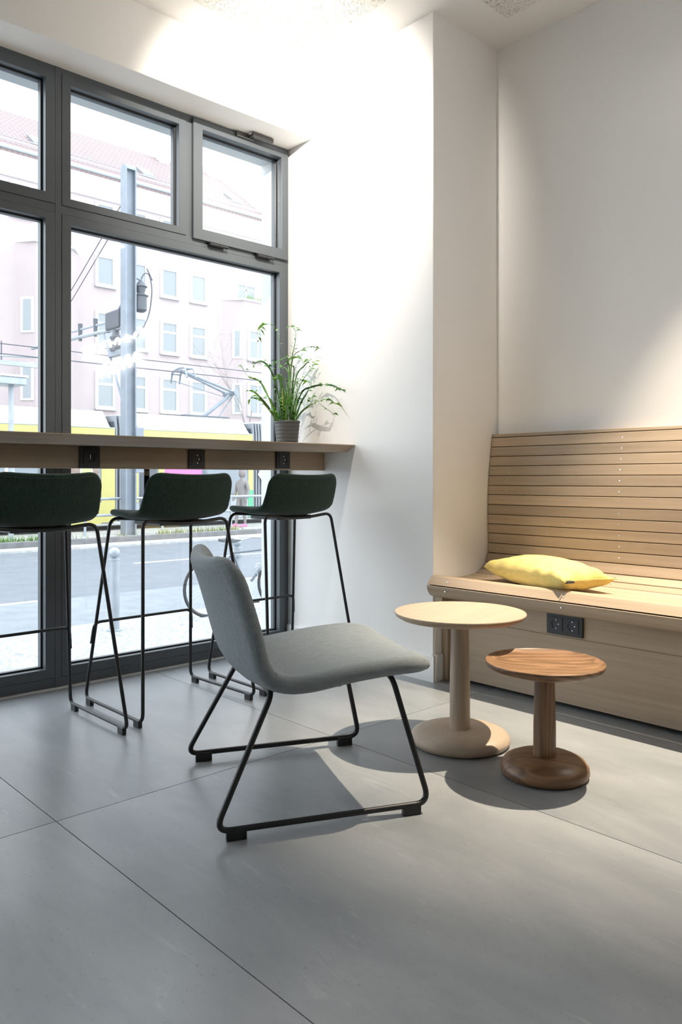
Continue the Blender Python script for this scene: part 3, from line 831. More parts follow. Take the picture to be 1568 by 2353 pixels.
# ================================================================== OUTSIDE : STREET
ZS = -.75
def cobble_mat(name, c1, c2, scale, joint=(.30, .32, .33)):
    m, nt, b = nodes_mat(name); L = nt.links.new
    geo = N(nt, 'ShaderNodeNewGeometry')
    v = N(nt, 'ShaderNodeTexVoronoi', feature='DISTANCE_TO_EDGE'); v.inputs['Scale'].default_value = scale
    vc = N(nt, 'ShaderNodeTexVoronoi'); vc.inputs['Scale'].default_value = scale
    L(geo.outputs['Position'], v.inputs['Vector']); L(geo.outputs['Position'], vc.inputs['Vector'])
    r = N(nt, 'ShaderNodeValToRGB'); e = r.color_ramp.elements
    e[0].position = .03; e[0].color = c4(joint); e[1].position = .10; e[1].color = (1, 1, 1, 1)
    L(v.outputs['Distance'], r.inputs[0])
    mx = N(nt, 'ShaderNodeMix', data_type='RGBA'); mx.inputs[6].default_value = c4(c1); mx.inputs[7].default_value = c4(c2)
    L(vc.outputs['Color'], mx.inputs[0])
    mm = N(nt, 'ShaderNodeMix', data_type='RGBA', blend_type='MULTIPLY'); mm.inputs[0].default_value = .5
    L(mx.outputs[2], mm.inputs[6]); L(r.outputs[0], mm.inputs[7]); L(mm.outputs[2], b.inputs['Base Color'])
    b.inputs['Roughness'].default_value = .85
    bp = N(nt, 'ShaderNodeBump'); bp.inputs['Strength'].default_value = .5; bp.inputs['Distance'].default_value = .01
    L(r.outputs[0], bp.inputs['Height']); L(bp.outputs[0], b.inputs['Normal'])
    MATS[name] = m
cobble_mat('mosaic_stone', (.30, .32, .335), (.42, .435, .45), 11.)
plain('asphalt', (0.128, 0.142, 0.162), .85, vary=.10, vscale=3., bump=.3, bscale=80)
plain('asphalt_old', (0.178, 0.198, 0.218), .9, vary=.12, vscale=4., bump=.3, bscale=80)
plain('kerb_granite', (0.370, 0.377, 0.377), .8, vary=.15, vscale=8.)
plain('dark_kerb', (0.148, 0.148, 0.152), .85, vary=.2, vscale=5.)
plain('gravel', (0.340, 0.340, 0.326), .95, vary=.25, vscale=4.)
plain('road_paint', (0.629, 0.644, 0.651), .7)
plain('galvanised', (0.311, 0.340, 0.370), .45, metal=.3, vary=.12, vscale=6.)
plain('mast_steel', (0.200, 0.229, 0.266), .5, metal=.2, vary=.12, vscale=3.)
plain('cable', (0.074, 0.081, 0.096), .6)
plain('grass_blade', (0.118, 0.222, 0.059), .7)
plain('dry_grass', (0.370, 0.340, 0.192), .8)
plain('tram_white', (0.651, 0.666, 0.666), .35)
plain('tram_yellow', (0.459, 0.414, 0.141), .35)
plain('tram_glass', (0.148, 0.178, 0.207), .12, spec=.8)
plain('tram_dark', (0.074, 0.085, 0.104), .4)
plain('tram_grey', (0.333, 0.355, 0.385), .4)
plain('bellows', (0.222, 0.237, 0.259), .7)
plain('sign_pink', (0.592, 0.148, 0.340), .4)
plain('sign_green', (0.089, 0.385, 0.207), .4)
plain('sign_lime', (0.459, 0.592, 0.222), .4)
plain('sign_white', (0.636, 0.651, 0.636), .4)
plain('brick_brown', (0.266, 0.200, 0.170), .8, vary=.2, vscale=10.)
plain('facade_pink', (0.375, 0.318, 0.325), .85, vary=.04, vscale=.6)
plain('facade_white', (0.629, 0.644, 0.651), .7)
plain('zinc', (0.370, 0.407, 0.429), .5, metal=.2)
plain('house_glass', (0.200, 0.222, 0.237), .08, spec=.7)
plain('chimney_brick', (0.385, 0.340, 0.318), .9, vary=.25, vscale=2.)
plain('bark', (0.222, 0.192, 0.185), .9)
plain('coat_grey', (0.222, 0.207, 0.200), .9)
plain('skin', (0.444, 0.311, 0.252), .6)
plain('shoe_pink', (0.629, 0.185, 0.333), .5)
plain('chrome', (0.533, 0.555, 0.577), .2, metal=.9)
plain('bike_paint', (0.111, 0.126, 0.148), .3, metal=.3)
plain('saddle_vinyl', (0.067, 0.074, 0.081), .4)
def roof_mat():
    m, nt, b = nodes_mat('roof_tile'); L = nt.links.new
    tc = N(nt, 'ShaderNodeTexCoord')
    mp = N(nt, 'ShaderNodeMapping'); mp.inputs['Scale'].default_value = (1, 1, 1)
    L(tc.outputs['Object'], mp.inputs['Vector'])
    wz = N(nt, 'ShaderNodeTexWave', wave_type='BANDS', bands_direction='Z', wave_profile='SAW'); wz.inputs['Scale'].default_value = 1.05
    wx = N(nt, 'ShaderNodeTexWave', wave_type='BANDS', bands_direction='X'); wx.inputs['Scale'].default_value = 1.15
    L(mp.outputs[0], wz.inputs['Vector']); L(mp.outputs[0], wx.inputs['Vector'])
    a = N(nt, 'ShaderNodeMath', operation='MULTIPLY_ADD'); a.inputs[1].default_value = .35
    L(wx.outputs['Fac'], a.inputs[0]); L(wz.outputs['Fac'], a.inputs[2])
    r = N(nt, 'ShaderNodeValToRGB'); e = r.color_ramp.elements
    e[0].position = .05; e[0].color = (.13, .085, .088, 1); e[1].position = .75; e[1].color = (.27, .205, .205, 1)
    L(a.outputs[0], r.inputs[0]); L(r.outputs[0], b.inputs['Base Color']); b.inputs['Roughness'].default_value = .8
    bp = N(nt, 'ShaderNodeBump'); bp.inputs['Strength'].default_value = .8; bp.inputs['Distance'].default_value = .08
    L(a.outputs[0], bp.inputs['Height']); L(bp.outputs[0], b.inputs['Normal'])
    MATS['roof_tile'] = m
roof_mat()

struct(MB().box(-25, 45, 3.45, 8.50, ZS - .2, ZS).build('pavement', 'mosaic_stone'))
struct(MB().box(-25, 45, 8.50, 10.62, ZS - .2, ZS - .02).build('parking_lane', 'asphalt_old'))
struct(MB().box(-25, 45, 10.62, 17.72, ZS - .2, ZS - .02).build('road', 'asphalt'))
struct(MB().box(-25, 45, 17.72, 18.02, ZS - .2, ZS + .05).build('kerb', 'kerb_granite', bevel=.02))
struct(MB().box(-25, 45, 18.02, 18.45, ZS - .2, ZS + .03).build('gutter_strip', 'gravel'))
struct(MB().box(-25, 45, 18.45, 18.62, ZS - .2, ZS + .17).build('track_kerb', 'dark_kerb', bevel=.02))
struct(MB().box(-25, 45, 18.62, 39.0, ZS - .2, ZS + .15).build('track_bed', 'gravel'))
struct(MB().box(-40, 80, 38.9, 90, ZS - .2, ZS + .1).build('far_ground', 'asphalt_old'))
for nm, x0, x1, y in (('road_marking', 1.2, 4.2, 10.66), ('road_marking', 7.65, 10.6, 10.66), ('road_marking', 7.45, 13.4, 14.06)):
    struct(MB().box(x0, x1, y - .06, y + .06, ZS - .021, ZS - .016).build(nm, 'road_paint'))
# weeds on the track bed
gr = MB()
for i in range(900):
    k = rng.random()
    x, y = (rng.uniform(6.3, 7.6), rng.uniform(18.66, 18.86)) if k < .35 else ((rng.uniform(10.6, 13.2), rng.uniform(18.66, 18.86)) if k < .8 else (rng.uniform(6, 17), rng.uniform(18.65, 18.8)))
    h = rng.uniform(.04, .20); a = rng.uniform(0, 6.28); w = .012
    dx, dy = math.cos(a), math.sin(a); z0 = ZS + .148
    gr.mi = 1 if (10.6 < x and rng.random() < .6) else 0
    gr.add([(x - dy * w, y + dx * w, z0), (x + dy * w, y - dx * w, z0), (x + dx * h * .5, y + dy * h * .5, z0 + h)], [(0, 1, 2)])
tag(gr.build('weeds', ['grass_blade', 'dry_grass']), 'thin weeds and dry grass growing along the track kerb', 'grass', kind='stuff')

# bollards
def bollard(x, y, label, ringed):
    t = thing('street_bollard', label, 'bollard', (x, y, ZS))
    MB().lathe([(.085, 0), (.085, .015), (.062, .02)], 28).build('foot_plate', 'galvanised', t, smooth=True)
    MB().lathe([(.056, .015), (.056, .765), (.062, .768), (.062, .782), (.03, .786), (.022, .80)], 28).build('post', 'galvanised', t, smooth=True)
    MB().lathe([(0.001, .788)] + [(.060 * math.sin(a), .848 - .060 * math.cos(a)) for a in [math.pi * i / 14 for i in range(1, 14)]] + [(.001, .908)], 28).build('ball_cap', 'galvanised', t, smooth=True, auto=180)
    if ringed:
        MB().lathe([(.056, .66), (.078, .665), (.082, .685), (.078, .70), (.056, .71)], 28).build('collar_ring', 'galvanised', t, smooth=True)
    return t
bollard(3.966, 7.94, 'grey steel bollard with a ball top standing alone on the pavement', False)
bollard(5.77, 8.20, 'grey ball-topped bollard with a thick collar beside the bicycle', True)

# bicycle leaning at the bollard
bk = thing('bicycle', 'old grey bicycle parked on the pavement by a bollard', 'bicycle', (5.75, 7.98, ZS), math.radians(-2))
def wheel(cx, nm):
    r = .338; z = r
    w = MB().tube([(cx + r * math.cos(a), 0, z + r * math.sin(a)) for a in [2 * math.pi * i / 40 for i in range(40)]], .016, 8, closed=True).build(nm, 'rubber', bk, smooth=True)
    MB().tube([(cx + .312 * math.cos(a), 0, z + .312 * math.sin(a)) for a in [2 * math.pi * i / 40 for i in range(40)]], .009, 6, closed=True).build('rim', 'chrome', w, smooth=True)
    s = MB()
    for i in range(28):
        a = 2 * math.pi * i / 28
        s.tube([(cx, (.02 if i % 2 else -.02), z), (cx + .31 * math.cos(a + .2), 0, z + .31 * math.sin(a + .2))], .0012, 4, caps=False)
    s.cyl((cx, -.035, z), (cx, .035, z), .018, 10)
    tag(s.build('spokes', 'chrome', w), kind='stuff')
wheel(-.53, 'rear_wheel'); wheel(.53, 'front_wheel')
BB, ST, HT, HB, RA, FA = (.0, 0, .29), (-.19, 0, .74), (.34, 0, .76), (.37, 0, .66), (-.53, 0, .338), (.53, 0, .338)
fm = MB()
for a, b, r in ((BB, ST, .015), (ST, HT, .015), (BB, HB, .018), (HT, HB, .018)): fm.cyl(a, b, r, 10)
fr_ = fm.build('frame', 'bike_paint', bk, smooth=True)
for nm, a, b, r in (('chain_stay', BB, RA, .009), ('seat_stay', ST, RA, .008), ('fork', HB, FA, .011)):
    q = MB()
    for s in (-.03, .03): q.cyl((a[0], s * .5, a[2]), (b[0], s, b[2]), r, 8)
    tag(q.build(nm, 'bike_paint', bk, smooth=True), kind=None)
MB().cyl(ST, (-.235, 0, .87), .012, 10).build('seat_post', 'chrome', bk)
MB().prism([(-.37, .885), (-.38, .92), (-.30, .93), (-.17, .91), (-.09, .90), (-.10, .885), (-.2, .865)], 'Y', -.05, .05).build('saddle', 'saddle_vinyl', bk, bevel=.02, seg=3)
MB().tube(rounded([HT, (.33, 0, .86), (.31, 0, .90)], .03), .012, 10).build('stem', 'chrome', bk, smooth=True)
MB().tube(rounded([(.10, -.28, .86), (.26, -.24, .90), (.31, -.05, .90), (.31, .05, .90), (.26, .24, .90), (.10, .28, .86)], .06, False, 5), .012, 10).build('handlebar', 'chrome', bk, smooth=True)
cr = MB().lathe([(.095, -.004), (.095, .004)], 24).build('chainring', 'chrome', bk)
cr.rotation_euler = (math.pi / 2, 0, 0); cr.location = (0, -.05, .29)
MB().tube([(.0, -.06, .29), (.06, -.07, .13)], .009, 8).build('crank', 'chrome', bk)
MB().box(.02, .11, -.14, -.07, .115, .135).build('pedal', 'rubber', bk)
MB().tube(rounded([(.16, -.03, .44), (.10, -.05, .52), (.13, -.05, .60), (.20, -.05, .58), (.20, -.03, .50)], .03, False, 5), .006, 8).build('bottle_cage', 'chrome', bk, smooth=True)

# catenary mast with its bracket arm
ms = thing('catenary_mast', 'tall grey steel tram mast with insulated bracket arm', 'mast', (9.92, 19.05, ZS + .14))
om = (9.92, 19.05, ZS + .14)
mb = MB()
zt = 9.05
mb.box(9.76, 10.07, 18.97, 19.13, -.6, zt)
MB().box(9.765, 9.80, 18.90, 19.20, -.6, zt).build('flange', 'mast_steel', ms, om)
MB().box(10.04, 10.075, 18.90, 19.20, -.6, zt).build('flange', 'mast_steel', ms, om)
MB().box(9.80, 10.04, 19.03, 19.07, -.6, zt).build('web', 'mast_steel', ms, om)
MB().prism([(18.90 + .15 - .15 * math.cos(a), zt + .15 * math.sin(a)) for a in [math.pi * i / 12 for i in range(13)]], 'X', 9.765, 10.075).build('cap', 'mast_steel', ms, om)
MB().box(10.05, 10.28, 18.88, 19.2, 1.05, 2.25).build('cabinet', 'mast_steel', ms, om, bevel=.01)
am = MB(); am.tube([(9.92, 19.2, 4.95), (9.92, 25.6, 5.15)], .06, 10); arm = am.build('bracket_arm', 'galvanised', ms, om, smooth=True)
MB().tube([(9.92, 19.6, 5.20), (9.92, 25.0, 5.32)], .035, 8).build('upper_arm', 'galvanised', ms, om, smooth=True)
for i, y in enumerate((20.2, 21.0, 22.0, 23.0, 24.0)):
    MB().tube([(9.92, y, 4.92), (9.92, y, 5.42)], [.05, .07], 10).build('insulator', 'cable', ms, om)
MB().box(9.80, 10.04, 19.4, 20.2, 4.95, 5.45).build('clamp_block', 'cable', ms, om, bevel=.05)
MB().lathe([(.16, 4.35), (.20, 4.45), (.13, 4.5), (.20, 4.58), (.13, 4.64), (.18, 4.72), (.10, 4.8), (.08, 4.95)], 16, (9.92, 19.75, 0)).build('insulator', 'cable', ms, om, smooth=True)
MB().box(9.84, 10.0, 19.1, 20.1, 4.22, 4.36).build('console', 'mast_steel', ms, om)
MB().tube([(9.92, 20.5, 4.95), (9.92, 19.25, 2.75)], .035, 8).build('strut', 'mast_steel', ms, om)
MB().lathe([(.10, 5.35), (.16, 5.4), (.16, 5.75), (.20, 5.78), (.10, 5.85), (.14, 6.0), (.18, 6.02), (.03, 6.2)], 16, (10.25, 19.0, 0)).build('arrester', 'cable', ms, om, smooth=True)
MB().tube(rounded([(10.25, 19.0, 6.2), (10.4, 19.0, 6.6), (10.62, 19.0, 6.2), (10.5, 19.0, 5.2), (10.1, 19.0, 4.6)], .4, False, 6), .018, 6).build('jumper_cable', 'cable', ms, om, smooth=True)
MB().tube(rounded([(10.25, 19.0, 6.2), (9.95, 19.1, 6.35), (9.9, 19.4, 5.5), (9.92, 20.0, 5.35)], .3, False, 6), .03, 6).build('jumper_cable', 'mast_steel', ms, om, smooth=True)
for x in (9.82, 10.0):
    MB().tube([(x, 19.05, 8.3), (x, 24.6, 5.25)], .012, 6).build('stay_wire', 'cable', ms, om)
# overhead line gear hanging at the end of the arm
MB().box(9.92 - 2.6, 9.92 + .9, 24.94, 25.06, 4.43, 4.57).build('runner', 'galvanised', ms, om)
MB().tube([(9.92 - 2.4, 25, 4.65), (9.92 + .5, 25, 4.80)], .03, 8).build('runner_rod', 'galvanised', ms, om)
for x in (9.92 - 1.2, 9.92):
    MB().tube([(x, 25, 4.53), (x, 25, 5.17)], .02, 8).build('hanger', 'cable', ms, om)
for nm, y, z, lab in (('overhead_wire', 22.0, 4.31, 'thin contact wire running above the tram roof'), ('overhead_wire', 24.6, 5.02, 'upper contact wire running past the far side of the mast')):
    o = MB().tube([(-15, y, z), (45, y, z)], .016, 6).build(nm, 'cable'); tag(o, lab, 'wire')

# stop sign post on the left
p0 = atY(25.5, 900, 19.2)
sg = thing('platform_sign', 'grey post carrying a flat box sign on the tram platform', 'sign', (p0.x, 19.2, ZS + .14))
MB().cyl((0, 0, 0), (0, 0, 3.75), .062, 16).build('post', 'galvanised', sg, smooth=True)
MB().box(-.75, .24, -.35, .35, 3.74, 3.92).build('sign_box', 'galvanised', sg, bevel=.015)
MB().box(-.78, .27, -.38, .38, 3.92, 3.97).build('lid', 'tram_white', sg)
# platform railing
rl_ = thing('platform_railing', 'grey tubular railing with two bars along the tram platform', 'railing', (11, 19.35, ZS + .14))
for z in (.97, .54):
    MB().tube([(-2.2, 0, z), (6.6, 0, z)], .036, 10).build('bar', 'galvanised', rl_, smooth=True)
for x in (-2.15, .1, 2.4, 4.6, 6.55):
    MB().tube([(x, 0, 0), (x, 0, .97)], .034, 10).build('post', 'galvanised', rl_, smooth=True)

# ================================================================== TRAM
TY = 21.0
tr = thing('tram', 'yellow and white articulated tram standing on the far track', 'tram', (11, 22.2, ZS + .15))
ot = (11, 22.2, ZS + .15)
def tram_car(x0, x1, sl0, sl1, lay):
    z0 = ZS + .35
    b = MB(); b.mi = 0
    body = MB().box(x0, x1, TY, TY + 2.4, z0, 2.33).build('body', 'tram_grey', tr, ot, bevel=.03)
    MB().prism([(TY - .02, 2.36), (TY + .06, 2.40), (TY + .50, 2.86), (TY + 1.9, 2.86), (TY + 2.34, 2.40), (TY + 2.4, 2.36)], 'X', x0 + sl0, x1 - sl1).build('roof_fairing', 'tram_white', tr, ot, bevel=.02)
    MB().box(x0, x1, TY - .02, TY + .02, 2.08, 2.33).build('cant_rail', 'tram_yellow', tr, ot)
    MB().box(x0, x1, TY - .03, TY + .03, 2.335, 2.365).build('gutter', 'zinc', tr, ot)
    MB().box(x0, x1, TY - .012, TY + .02, .22, 2.06).build('window_band', 'tram_glass', tr, ot)
    for (a, c, z_0, z_1, m, nm) in lay:
        MB().box(a, c, TY - .03, TY + .02, z_0, z_1).build(nm, m, tr, ot)
def tram_bellows(x0, x1):
    n = int((x1 - x0) / .11)
    MB().box(x0, x1, TY + .12, TY + 2.2, ZS + .4, 2.55).build('bellows_core', 'tram_dark', tr, ot)
    for i in range(n):
        x = x0 + (i + .25) * (x1 - x0) / n
        MB().prism([(x, ZS + .4), (x + .055, ZS + .4), (x + .055, 2.35), (x + .02, 2.72), (x - .035, 2.72), (x, 2.35)], 'Y', TY + .04, TY + 2.3).build('bellows_fold', 'bellows', tr, ot)
tram_car(-4, 10.50, 0, .12, [(10.08, 10.50, -.36, 2.07, 'tram_yellow', 'door_panel'), (4, 10.08, -.40, .22, 'tram_yellow', 'lower_panel'), (6.9, 7.15, .2, 2.06, 'tram_white', 'window_post'), (7.4, 7.65, .2, 2.06, 'tram_white', 'window_post'), (8.3, 8.36, .2, 2.06, 'tram_grey', 'window_post'), (9.0, 10.0, -.1, 2.06, 'brick_brown', 'seat_partition')])
tram_bellows(10.52, 11.14)
tram_car(11.16, 15.40, .12, .10, [(11.16, 11.24, .2, 2.06, 'tram_yellow', 'window_post'), (11.9, 12.1, -.38, 2.06, 'tram_yellow', 'door_post'), (11.3, 11.85, -.1, 2.0, 'tram_dark', 'door_leaf'), (11.42, 11.60, -.02, 1.9, 'tram_glass', 'door_glass'), (11.95, 13.0, -.38, .40, 'sign_green', 'lower_panel'), (12.10, 13.43, .95, 1.75, 'sign_pink', 'advert_panel'), (13.0, 15.20, -.38, .22, 'tram_grey', 'lower_panel'), (14.75, 14.95, .0, .58, 'sign_lime', 'info_panel'), (15.21, 15.40, .52, 2.06, 'tram_yellow', 'end_panel'), (15.21, 15.40, -.36, .52, 'sign_green', 'end_panel')])
tram_bellows(15.42, 16.1)
tram_car(16.12, 30, .12, 0, [(16.12, 30, -.38, .22, 'tram_yellow', 'lower_panel')])
# small letter and marks that can be read on the cars
e = MB(); ex, ez = 14.80, .03
e.box(ex, ex + .045, TY - .04, TY - .031, ez, ez + .26)
for dz in (0, .105, .215): e.box(ex, ex + .15, TY - .04, TY - .031, ez + dz, ez + dz + .045)
e.build('letter', 'tram_dark', tr, ot)
rb = MB().lathe([(.19, 0), (.19, .012), (0.001, .012)], 32).build('round_badge', 'sign_white', tr)
rb.rotation_euler = (math.pi / 2, 0, 0); rb.location = (9.63 - 11, TY - .03 - 22.2, 1.08 - ZS - .15)
rb = MB().lathe([(.15, 0), (.15, .006), (0.001, .006)], 32).build('round_badge_face', 'sign_lime', tr)
rb.rotation_euler = (math.pi / 2, 0, 0); rb.location = (9.63 - 11, TY - .043 - 22.2, 1.08 - ZS - .15)
ch = MB().prism([(15.62, 1.02), (15.80, 1.30), (15.98, 1.30), (15.80, 1.02), (16.0, .72), (15.98, .60)], 'Y', TY - .02, TY + .01).build('chevron', 'sign_white', tr, ot)
# pantograph on the roof
pn = [('lower_arm', (14.0, 22.1, 2.80), (15.3, 22.1, 3.74), .065), ('upper_arm', (15.25, 21.85, 3.80), (13.10, 21.75, 4.34), .045), ('upper_arm', (15.30, 22.35, 3.80), (13.62, 22.75, 4.50), .045), ('guide_rod', (15.2, 22.1, 3.62), (12.95, 22.1, 4.05), .014), ('tension_rod', (15.38, 22.1, 3.70), (14.7, 22.1, 2.82), .02)]
for nm, a, b, r in pn: MB().cyl(a, b, r, 10).build(nm, 'mast_steel', tr, ot, smooth=True)
MB().cyl((15.28, 21.75, 3.78), (15.28, 22.45, 3.78), .08, 12).build('knuckle', 'mast_steel', tr, ot, smooth=True)
for dx in (0, .32):
    hp = [(13.0 + dx, 21.15, 4.05), (13.05 + dx, 21.35, 4.32), (13.2 + dx, 21.7, 4.42), (13.35 + dx, 22.25, 4.46), (13.5 + dx, 22.8, 4.44), (13.62 + dx, 23.1, 4.36), (13.7 + dx, 23.3, 4.12)]
    MB().tube(catmull(hp, 6), .03, 8).build('collector_bar', 'mast_steel', tr, ot, smooth=True)
for i, y in enumerate((21.5, 22.3, 23.0)):
    MB().cyl((13.12 + .2 * i, y, 4.38), (13.46 + .2 * i, y, 4.38), .025, 8).build('collector_link', 'mast_steel', tr, ot)
MB().box(13.2, 14.9, 21.6, 22.8, 2.85, 2.93).build('roof_plate', 'tram_dark', tr, ot)

# ================================================================== APARTMENT HOUSE
YF2 = 40.0
OA = (20, 44, ZS)
ab = thing('apartment_house', 'pale pink apartment house with red tiled roof across the street', 'building', OA)
MB().box(-8, 30.6, YF2, 52, ZS, 16.6).build('wall', 'facade_pink', ab, OA)
def house_window(x0, x1, z0, z1, yf, style, parent=ab, nm='window'):
    w = MB(); t = .10
    w.ring(x0 - .06, x1 + .06, z0 - .06, z1 + .06, x0 + t, x1 - t, z0 + t, z1 - t, yf - .05, yf + .10)
    if style == 'cross':
        w.box((x0 + x1) / 2 - .05, (x0 + x1) / 2 + .05, yf - .02, yf + .08, z0, z1); w.box(x0, x1, yf - .02, yf + .08, z0 + (z1 - z0) * .62, z0 + (z1 - z0) * .69)
    elif style == 'tee':
        w.box(x0, x1, yf - .02, yf + .08, z0 + (z1 - z0) * .63, z0 + (z1 - z0) * .70)
    o = w.build(nm, 'facade_white', parent, OA)
    MB().box(x0 + t * .9, x1 - t * .9, yf + .0, yf + .04, z0 + t * .9, z1 - t * .9).build('pane', 'house_glass', o)
    MB().box(x0 - .10, x1 + .10, yf - .14, yf + .02, z0 - .13, z0 - .06).build('sill', 'zinc', o)
    for c in o.children:
        c.location = (-OA[0], -OA[1], -OA[2])
    return o
cols = [(18.92, 19.96), (20.92, 21.93), (22.86, 23.93), (24.82, 25.87)]
rows = [(14.15, 15.80, 'plain'), (11.36, 12.96, 'plain'), (8.11, 9.92, 'tee'), (4.72, 6.66, 'tee'), (1.4, 3.3, 'tee')]
for (a, b) in cols:
    for (z0, z1, st) in rows: house_window(a, b, z0, z1, YF2 - .02, st)
for z0, z1, st in rows[:1]:
    for a, b in ((12.2, 13.2), (14.4, 15.4), (16.4, 17.4), (28.0, 29.1)): house_window(a, b, z0, z1, YF2 - .02, st)
house_window(28.1, 29.55, 11.95, 13.0, YF2 - .02, 'cross')
def bayfront(poly, ztop, nm='bay'):
    o = MB().prism(poly, 'Z', ZS, ztop).build(nm, 'facade_pink', ab, OA)
    cp = [(p[0] + (.12 if p[1] < 40 else 0) * (1 if p[0] > (poly[0][0] + poly[-1][0]) / 2 else -1), p[1] - (.12 if p[1] < 40 else 0)) for p in poly]
    q = MB().prism(cp, 'Z', ztop, ztop + .12).build('bay_cornice', 'facade_white', o, OA); q.location = (-OA[0] * 0, 0, 0)
    return o
bayfront([(14.6, 40.05), (15.35, 39.15), (17.2, 39.15), (18.0, 40.05)], 12.75)
bayfront([(27.0, 40.05), (28.0, 39.1), (31.2, 39.1), (31.2, 40.05)], 11.75)
for z0, z1 in ((8.2, 10.0), (4.8, 6.7)):
    house_window(28.35, 29.75, z0, z1, 39.06, 'cross'); house_window(15.9, 16.75, z0 - .05, z1, 39.11, 'tee')
# windows on the slanted faces of the bays
def slant_window(pa, pb, f0, f1, z0, z1):
    a = Vector((pa[0], pa[1], 0)); b = Vector((pb[0], pb[1], 0)); d = (b - a); n = Vector((d.y, -d.x, 0)).normalized()
    def q(f, o, z): v = a + d * f + n * o; return (v.x, v.y, z)
    def slab(f0, f1, o0, o1, z0, z1):
        m = MB(); m.add([q(f0, o0, z0), q(f1, o0, z0), q(f1, o1, z0), q(f0, o1, z0), q(f0, o0, z1), q(f1, o0, z1), q(f1, o1, z1), q(f0, o1, z1)], [(0, 3, 2, 1), (4, 5, 6, 7), (0, 1, 5, 4), (1, 2, 6, 5), (2, 3, 7, 6), (3, 0, 4, 7)]); return m
    w = slab(f0, f1, -.05, .05, z0, z1).build('window', 'facade_white', ab, OA)
    p = slab(f0 + .12, f1 - .12, -.04, .07, z0 + .12, z1 - .12).build('pane', 'house_glass', w)
    p.location = (-OA[0], -OA[1], -OA[2])
for z0, z1 in ((8.2, 10.0), (4.8, 6.7)):
    slant_window((27.0, 40.05), (28.0, 39.1), .50, .96, z0, z1)
    slant_window((14.6, 40.05), (15.35, 39.15), .3, .9, z0, z1)
# cornice, gutter, roof, gable wall, chimneys, skylights
MB().box(-8, 30.7, YF2 - .10, YF2 + .1, 16.0, 16.25).build('frieze', 'facade_white', ab, OA)
MB().prism([(YF2, 16.2), (YF2 - .35, 16.75), (YF2 - .55, 16.95), (YF2 - .55, 17.15), (YF2 + .3, 17.15), (YF2 + .3, 16.2)], 'X', -8, 30.7).build('cornice', 'facade_white', ab, OA)
MB().tube([(-8, YF2 - .66, 17.2), (30.75, YF2 - .66, 17.2)], .11, 10).build('gutter', 'zinc', ab, OA, smooth=True)
MB().prism([(YF2 - .6, 17.15), (46.0, 21.95), (52.6, 17.15), (52.6, 16.6), (YF2 - .6, 17.0)], 'X', -8, 30.45).build('roof', 'roof_tile', ab, OA)
MB().prism([(YF2 - .7, 16.9), (YF2 - .7, 17.35), (46.0, 22.45), (52.7, 17.35), (52.7, 16.6)], 'X', 30.42, 30.85).build('gable_parapet', 'facade_white', ab, OA)
MB().box(30.55, 33.0, 45.4, 46.6, 16.6, 22.55).build('party_wall', 'chimney_brick', ab, OA)
MB().box(29.7, 30.6, 45.3, 46.4, 20.8, 22.5).build('chimney', 'chimney_brick', ab, OA)
MB().box(25.75, 26.45, 45.2, 45.9, 20.8, 22.5).build('chimney', 'chimney_brick', ab, OA)
MB().tube([(-8, 40.1, 18.05), (30.4, 40.1, 18.05)], .03, 6).build('snow_guard', 'zinc', ab, OA)
MB().tube([(-8, 40.1, 17.85), (30.4, 40.1, 17.85)], .03, 6).build('snow_guard', 'zinc', ab, OA)
for x in (16.0, 22.4, 28.6):
    z = 17.15 + (41.6 - 39.4) * .727
    o = MB().prism([(41.2, z - .28), (41.2, z - .10), (42.1, z + .56), (42.1, z + .36)], 'X', x, x + .75).build('skylight', 'house_glass', ab, OA)
an = MB()
MB().cyl((30.6, 45.8, 22.4), (30.6, 45.8, 24.6), .03, 6).build('aerial_mast', 'zinc', ab, OA)
MB().cyl((32.4, 45.8, 22.5), (32.4, 45.8, 24.0), .03, 6).build('aerial_mast', 'zinc', ab, OA)
for z in (23.2, 23.9, 24.5):
    MB().cyl((29.9, 45.8, z), (30.9, 45.8, z), .018, 5).build('aerial_rod', 'zinc', ab, OA)
# balcony plants on the bay
bp_ = MB()
for i in range(90):
    x = rng.uniform(28.3, 29.8); y = 39.2 + rng.random() * .3; h = rng.uniform(.15, .55); a = rng.uniform(0, 6.3)
    bp_.add([(x - .03, y, 11.8), (x + .03, y, 11.8), (x + .18 * math.cos(a), y + .18 * math.sin(a), 11.8 + h)], [(0, 1, 2)])
tag(bp_.build('balcony_plants', 'grass_blade', ab, OA), kind='stuff')

# bare street tree before the house
tre = thing('bare_tree', 'leafless young tree standing behind the tram', 'tree', (21.6, 29.5, ZS + .15))
tm = MB()
def limb(p, d, L, r, lev):
    q = p + d * L
    m = (p + q) / 2 + Vector((rng.uniform(-1, 1), rng.uniform(-1, 1), rng.uniform(-.5, .5))) * L * .08
    tm.tube([p, m, q], [r, r * .8, r * .6], 5, caps=False)
    if lev <= 0: return
    for k in range(3 if lev > 1 else 4):
        nd = (d + Vector((rng.uniform(-1, 1), rng.uniform(-1, 1), rng.uniform(-.35, .55))) * .9).normalized()
        limb(p + d * L * rng.uniform(.5, 1), nd, L * rng.uniform(.5, .75), r * .5, lev - 1)
limb(Vector((0, 0, 0)), Vector((0, 0, 1)), 4.6, .045, 4)
tm.build('branches', 'bark', tre)

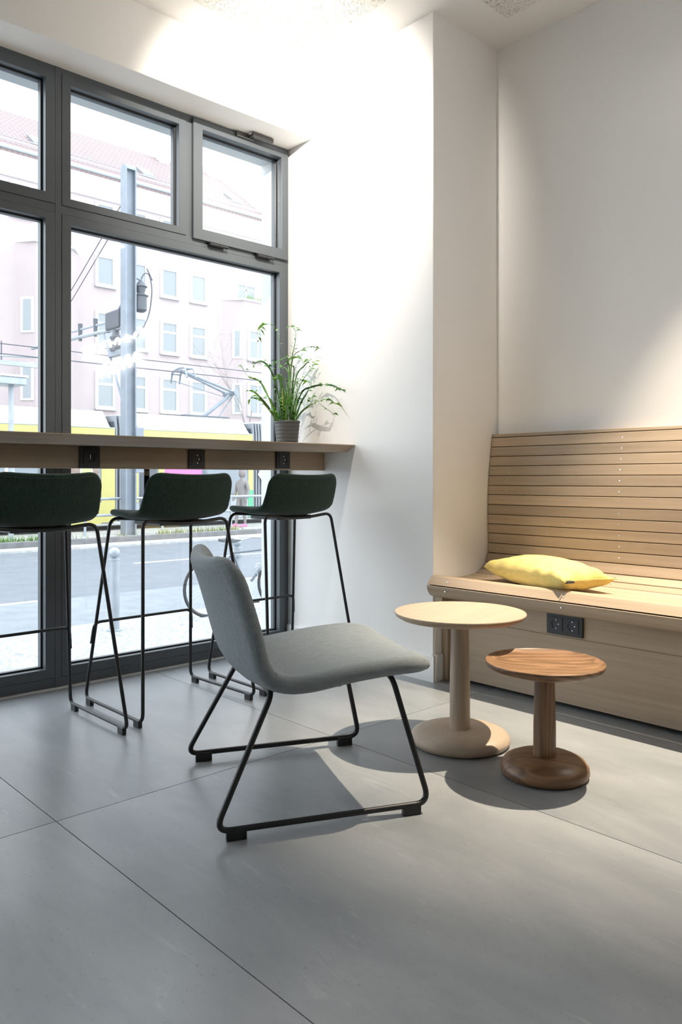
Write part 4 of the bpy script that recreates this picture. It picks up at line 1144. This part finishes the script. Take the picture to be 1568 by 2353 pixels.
# ================================================================== PASSER-BY on the platform
def person():
    t = thing('person', 'person in a grey coat and pink shoes standing on the tram platform', 'person', (14.2, 19.9, ZS + .15), math.radians(100))
    V = [((0, 0, .95), .14), ((0, 0, 1.12), .13), ((0, 0, 1.32), .165), ((0, 0, 1.46), .07), ((0, .01, 1.54), .055), ((0, .02, 1.64), .095), ((0, .01, 1.72), .085),
         ((-.10, 0, .88), .10), ((-.11, .03, .50), .065), ((-.11, -.02, .10), .042), ((-.11, .03, .045), .04), ((-.11, .16, .03), .03),
         ((.10, 0, .88), .10), ((.11, .10, .50), .065), ((.11, .16, .10), .042), ((.11, .20, .045), .04), ((.11, .33, .03), .03),
         ((-.19, 0, 1.38), .07), ((-.25, -.03, 1.12), .05), ((-.24, .06, .88), .038), ((-.24, .10, .78), .035),
         ((.19, 0, 1.38), .07), ((.25, .02, 1.12), .05), ((.24, .12, .90), .038), ((.24, .17, .80), .035)]
    E_ = [(0, 1), (1, 2), (2, 3), (3, 4), (4, 5), (5, 6), (0, 7), (7, 8), (8, 9), (9, 10), (10, 11), (0, 12), (12, 13), (13, 14), (14, 15), (15, 16), (2, 17), (17, 18), (18, 19), (19, 20), (2, 21), (21, 22), (22, 23), (23, 24)]
    me = bpy.data.meshes.new('body'); me.from_pydata([v[0] for v in V], E_, [])
    bm = bmesh.new(); bm.from_mesh(me); ly = bm.verts.layers.skin.verify()
    bm.verts.ensure_lookup_table()
    for i, v in enumerate(V):
        bm.verts[i][ly].radius = (v[1], v[1]); bm.verts[i][ly].use_root = (i == 0)
    bm.to_mesh(me); bm.free(); me.materials.append(MATS['coat_grey'])
    o = bpy.data.objects.new('body', me); COL.objects.link(o); o.parent = t
    o.modifiers.new('skin', 'SKIN'); s = o.modifiers.new('smooth', 'SUBSURF'); s.levels = 1; s.render_levels = 2
    MB().lathe([(.001, 1.80), (.07, 1.785), (.105, 1.72), (.112, 1.64), (.095, 1.56), (.06, 1.53)], 20, (0, .0, 0)).build('hair', 'bark', t, smooth=True)
    for x, y in ((-.11, .06), (.11, .23)):
        MB().prism([(y - .12, 0), (y + .15, 0), (y + .16, .03), (y + .10, .06), (y - .03, .10), (y - .12, .10)], 'X', x - .048, x + .048).build('shoe', 'shoe_pink', t, bevel=.015)
    return t
person()
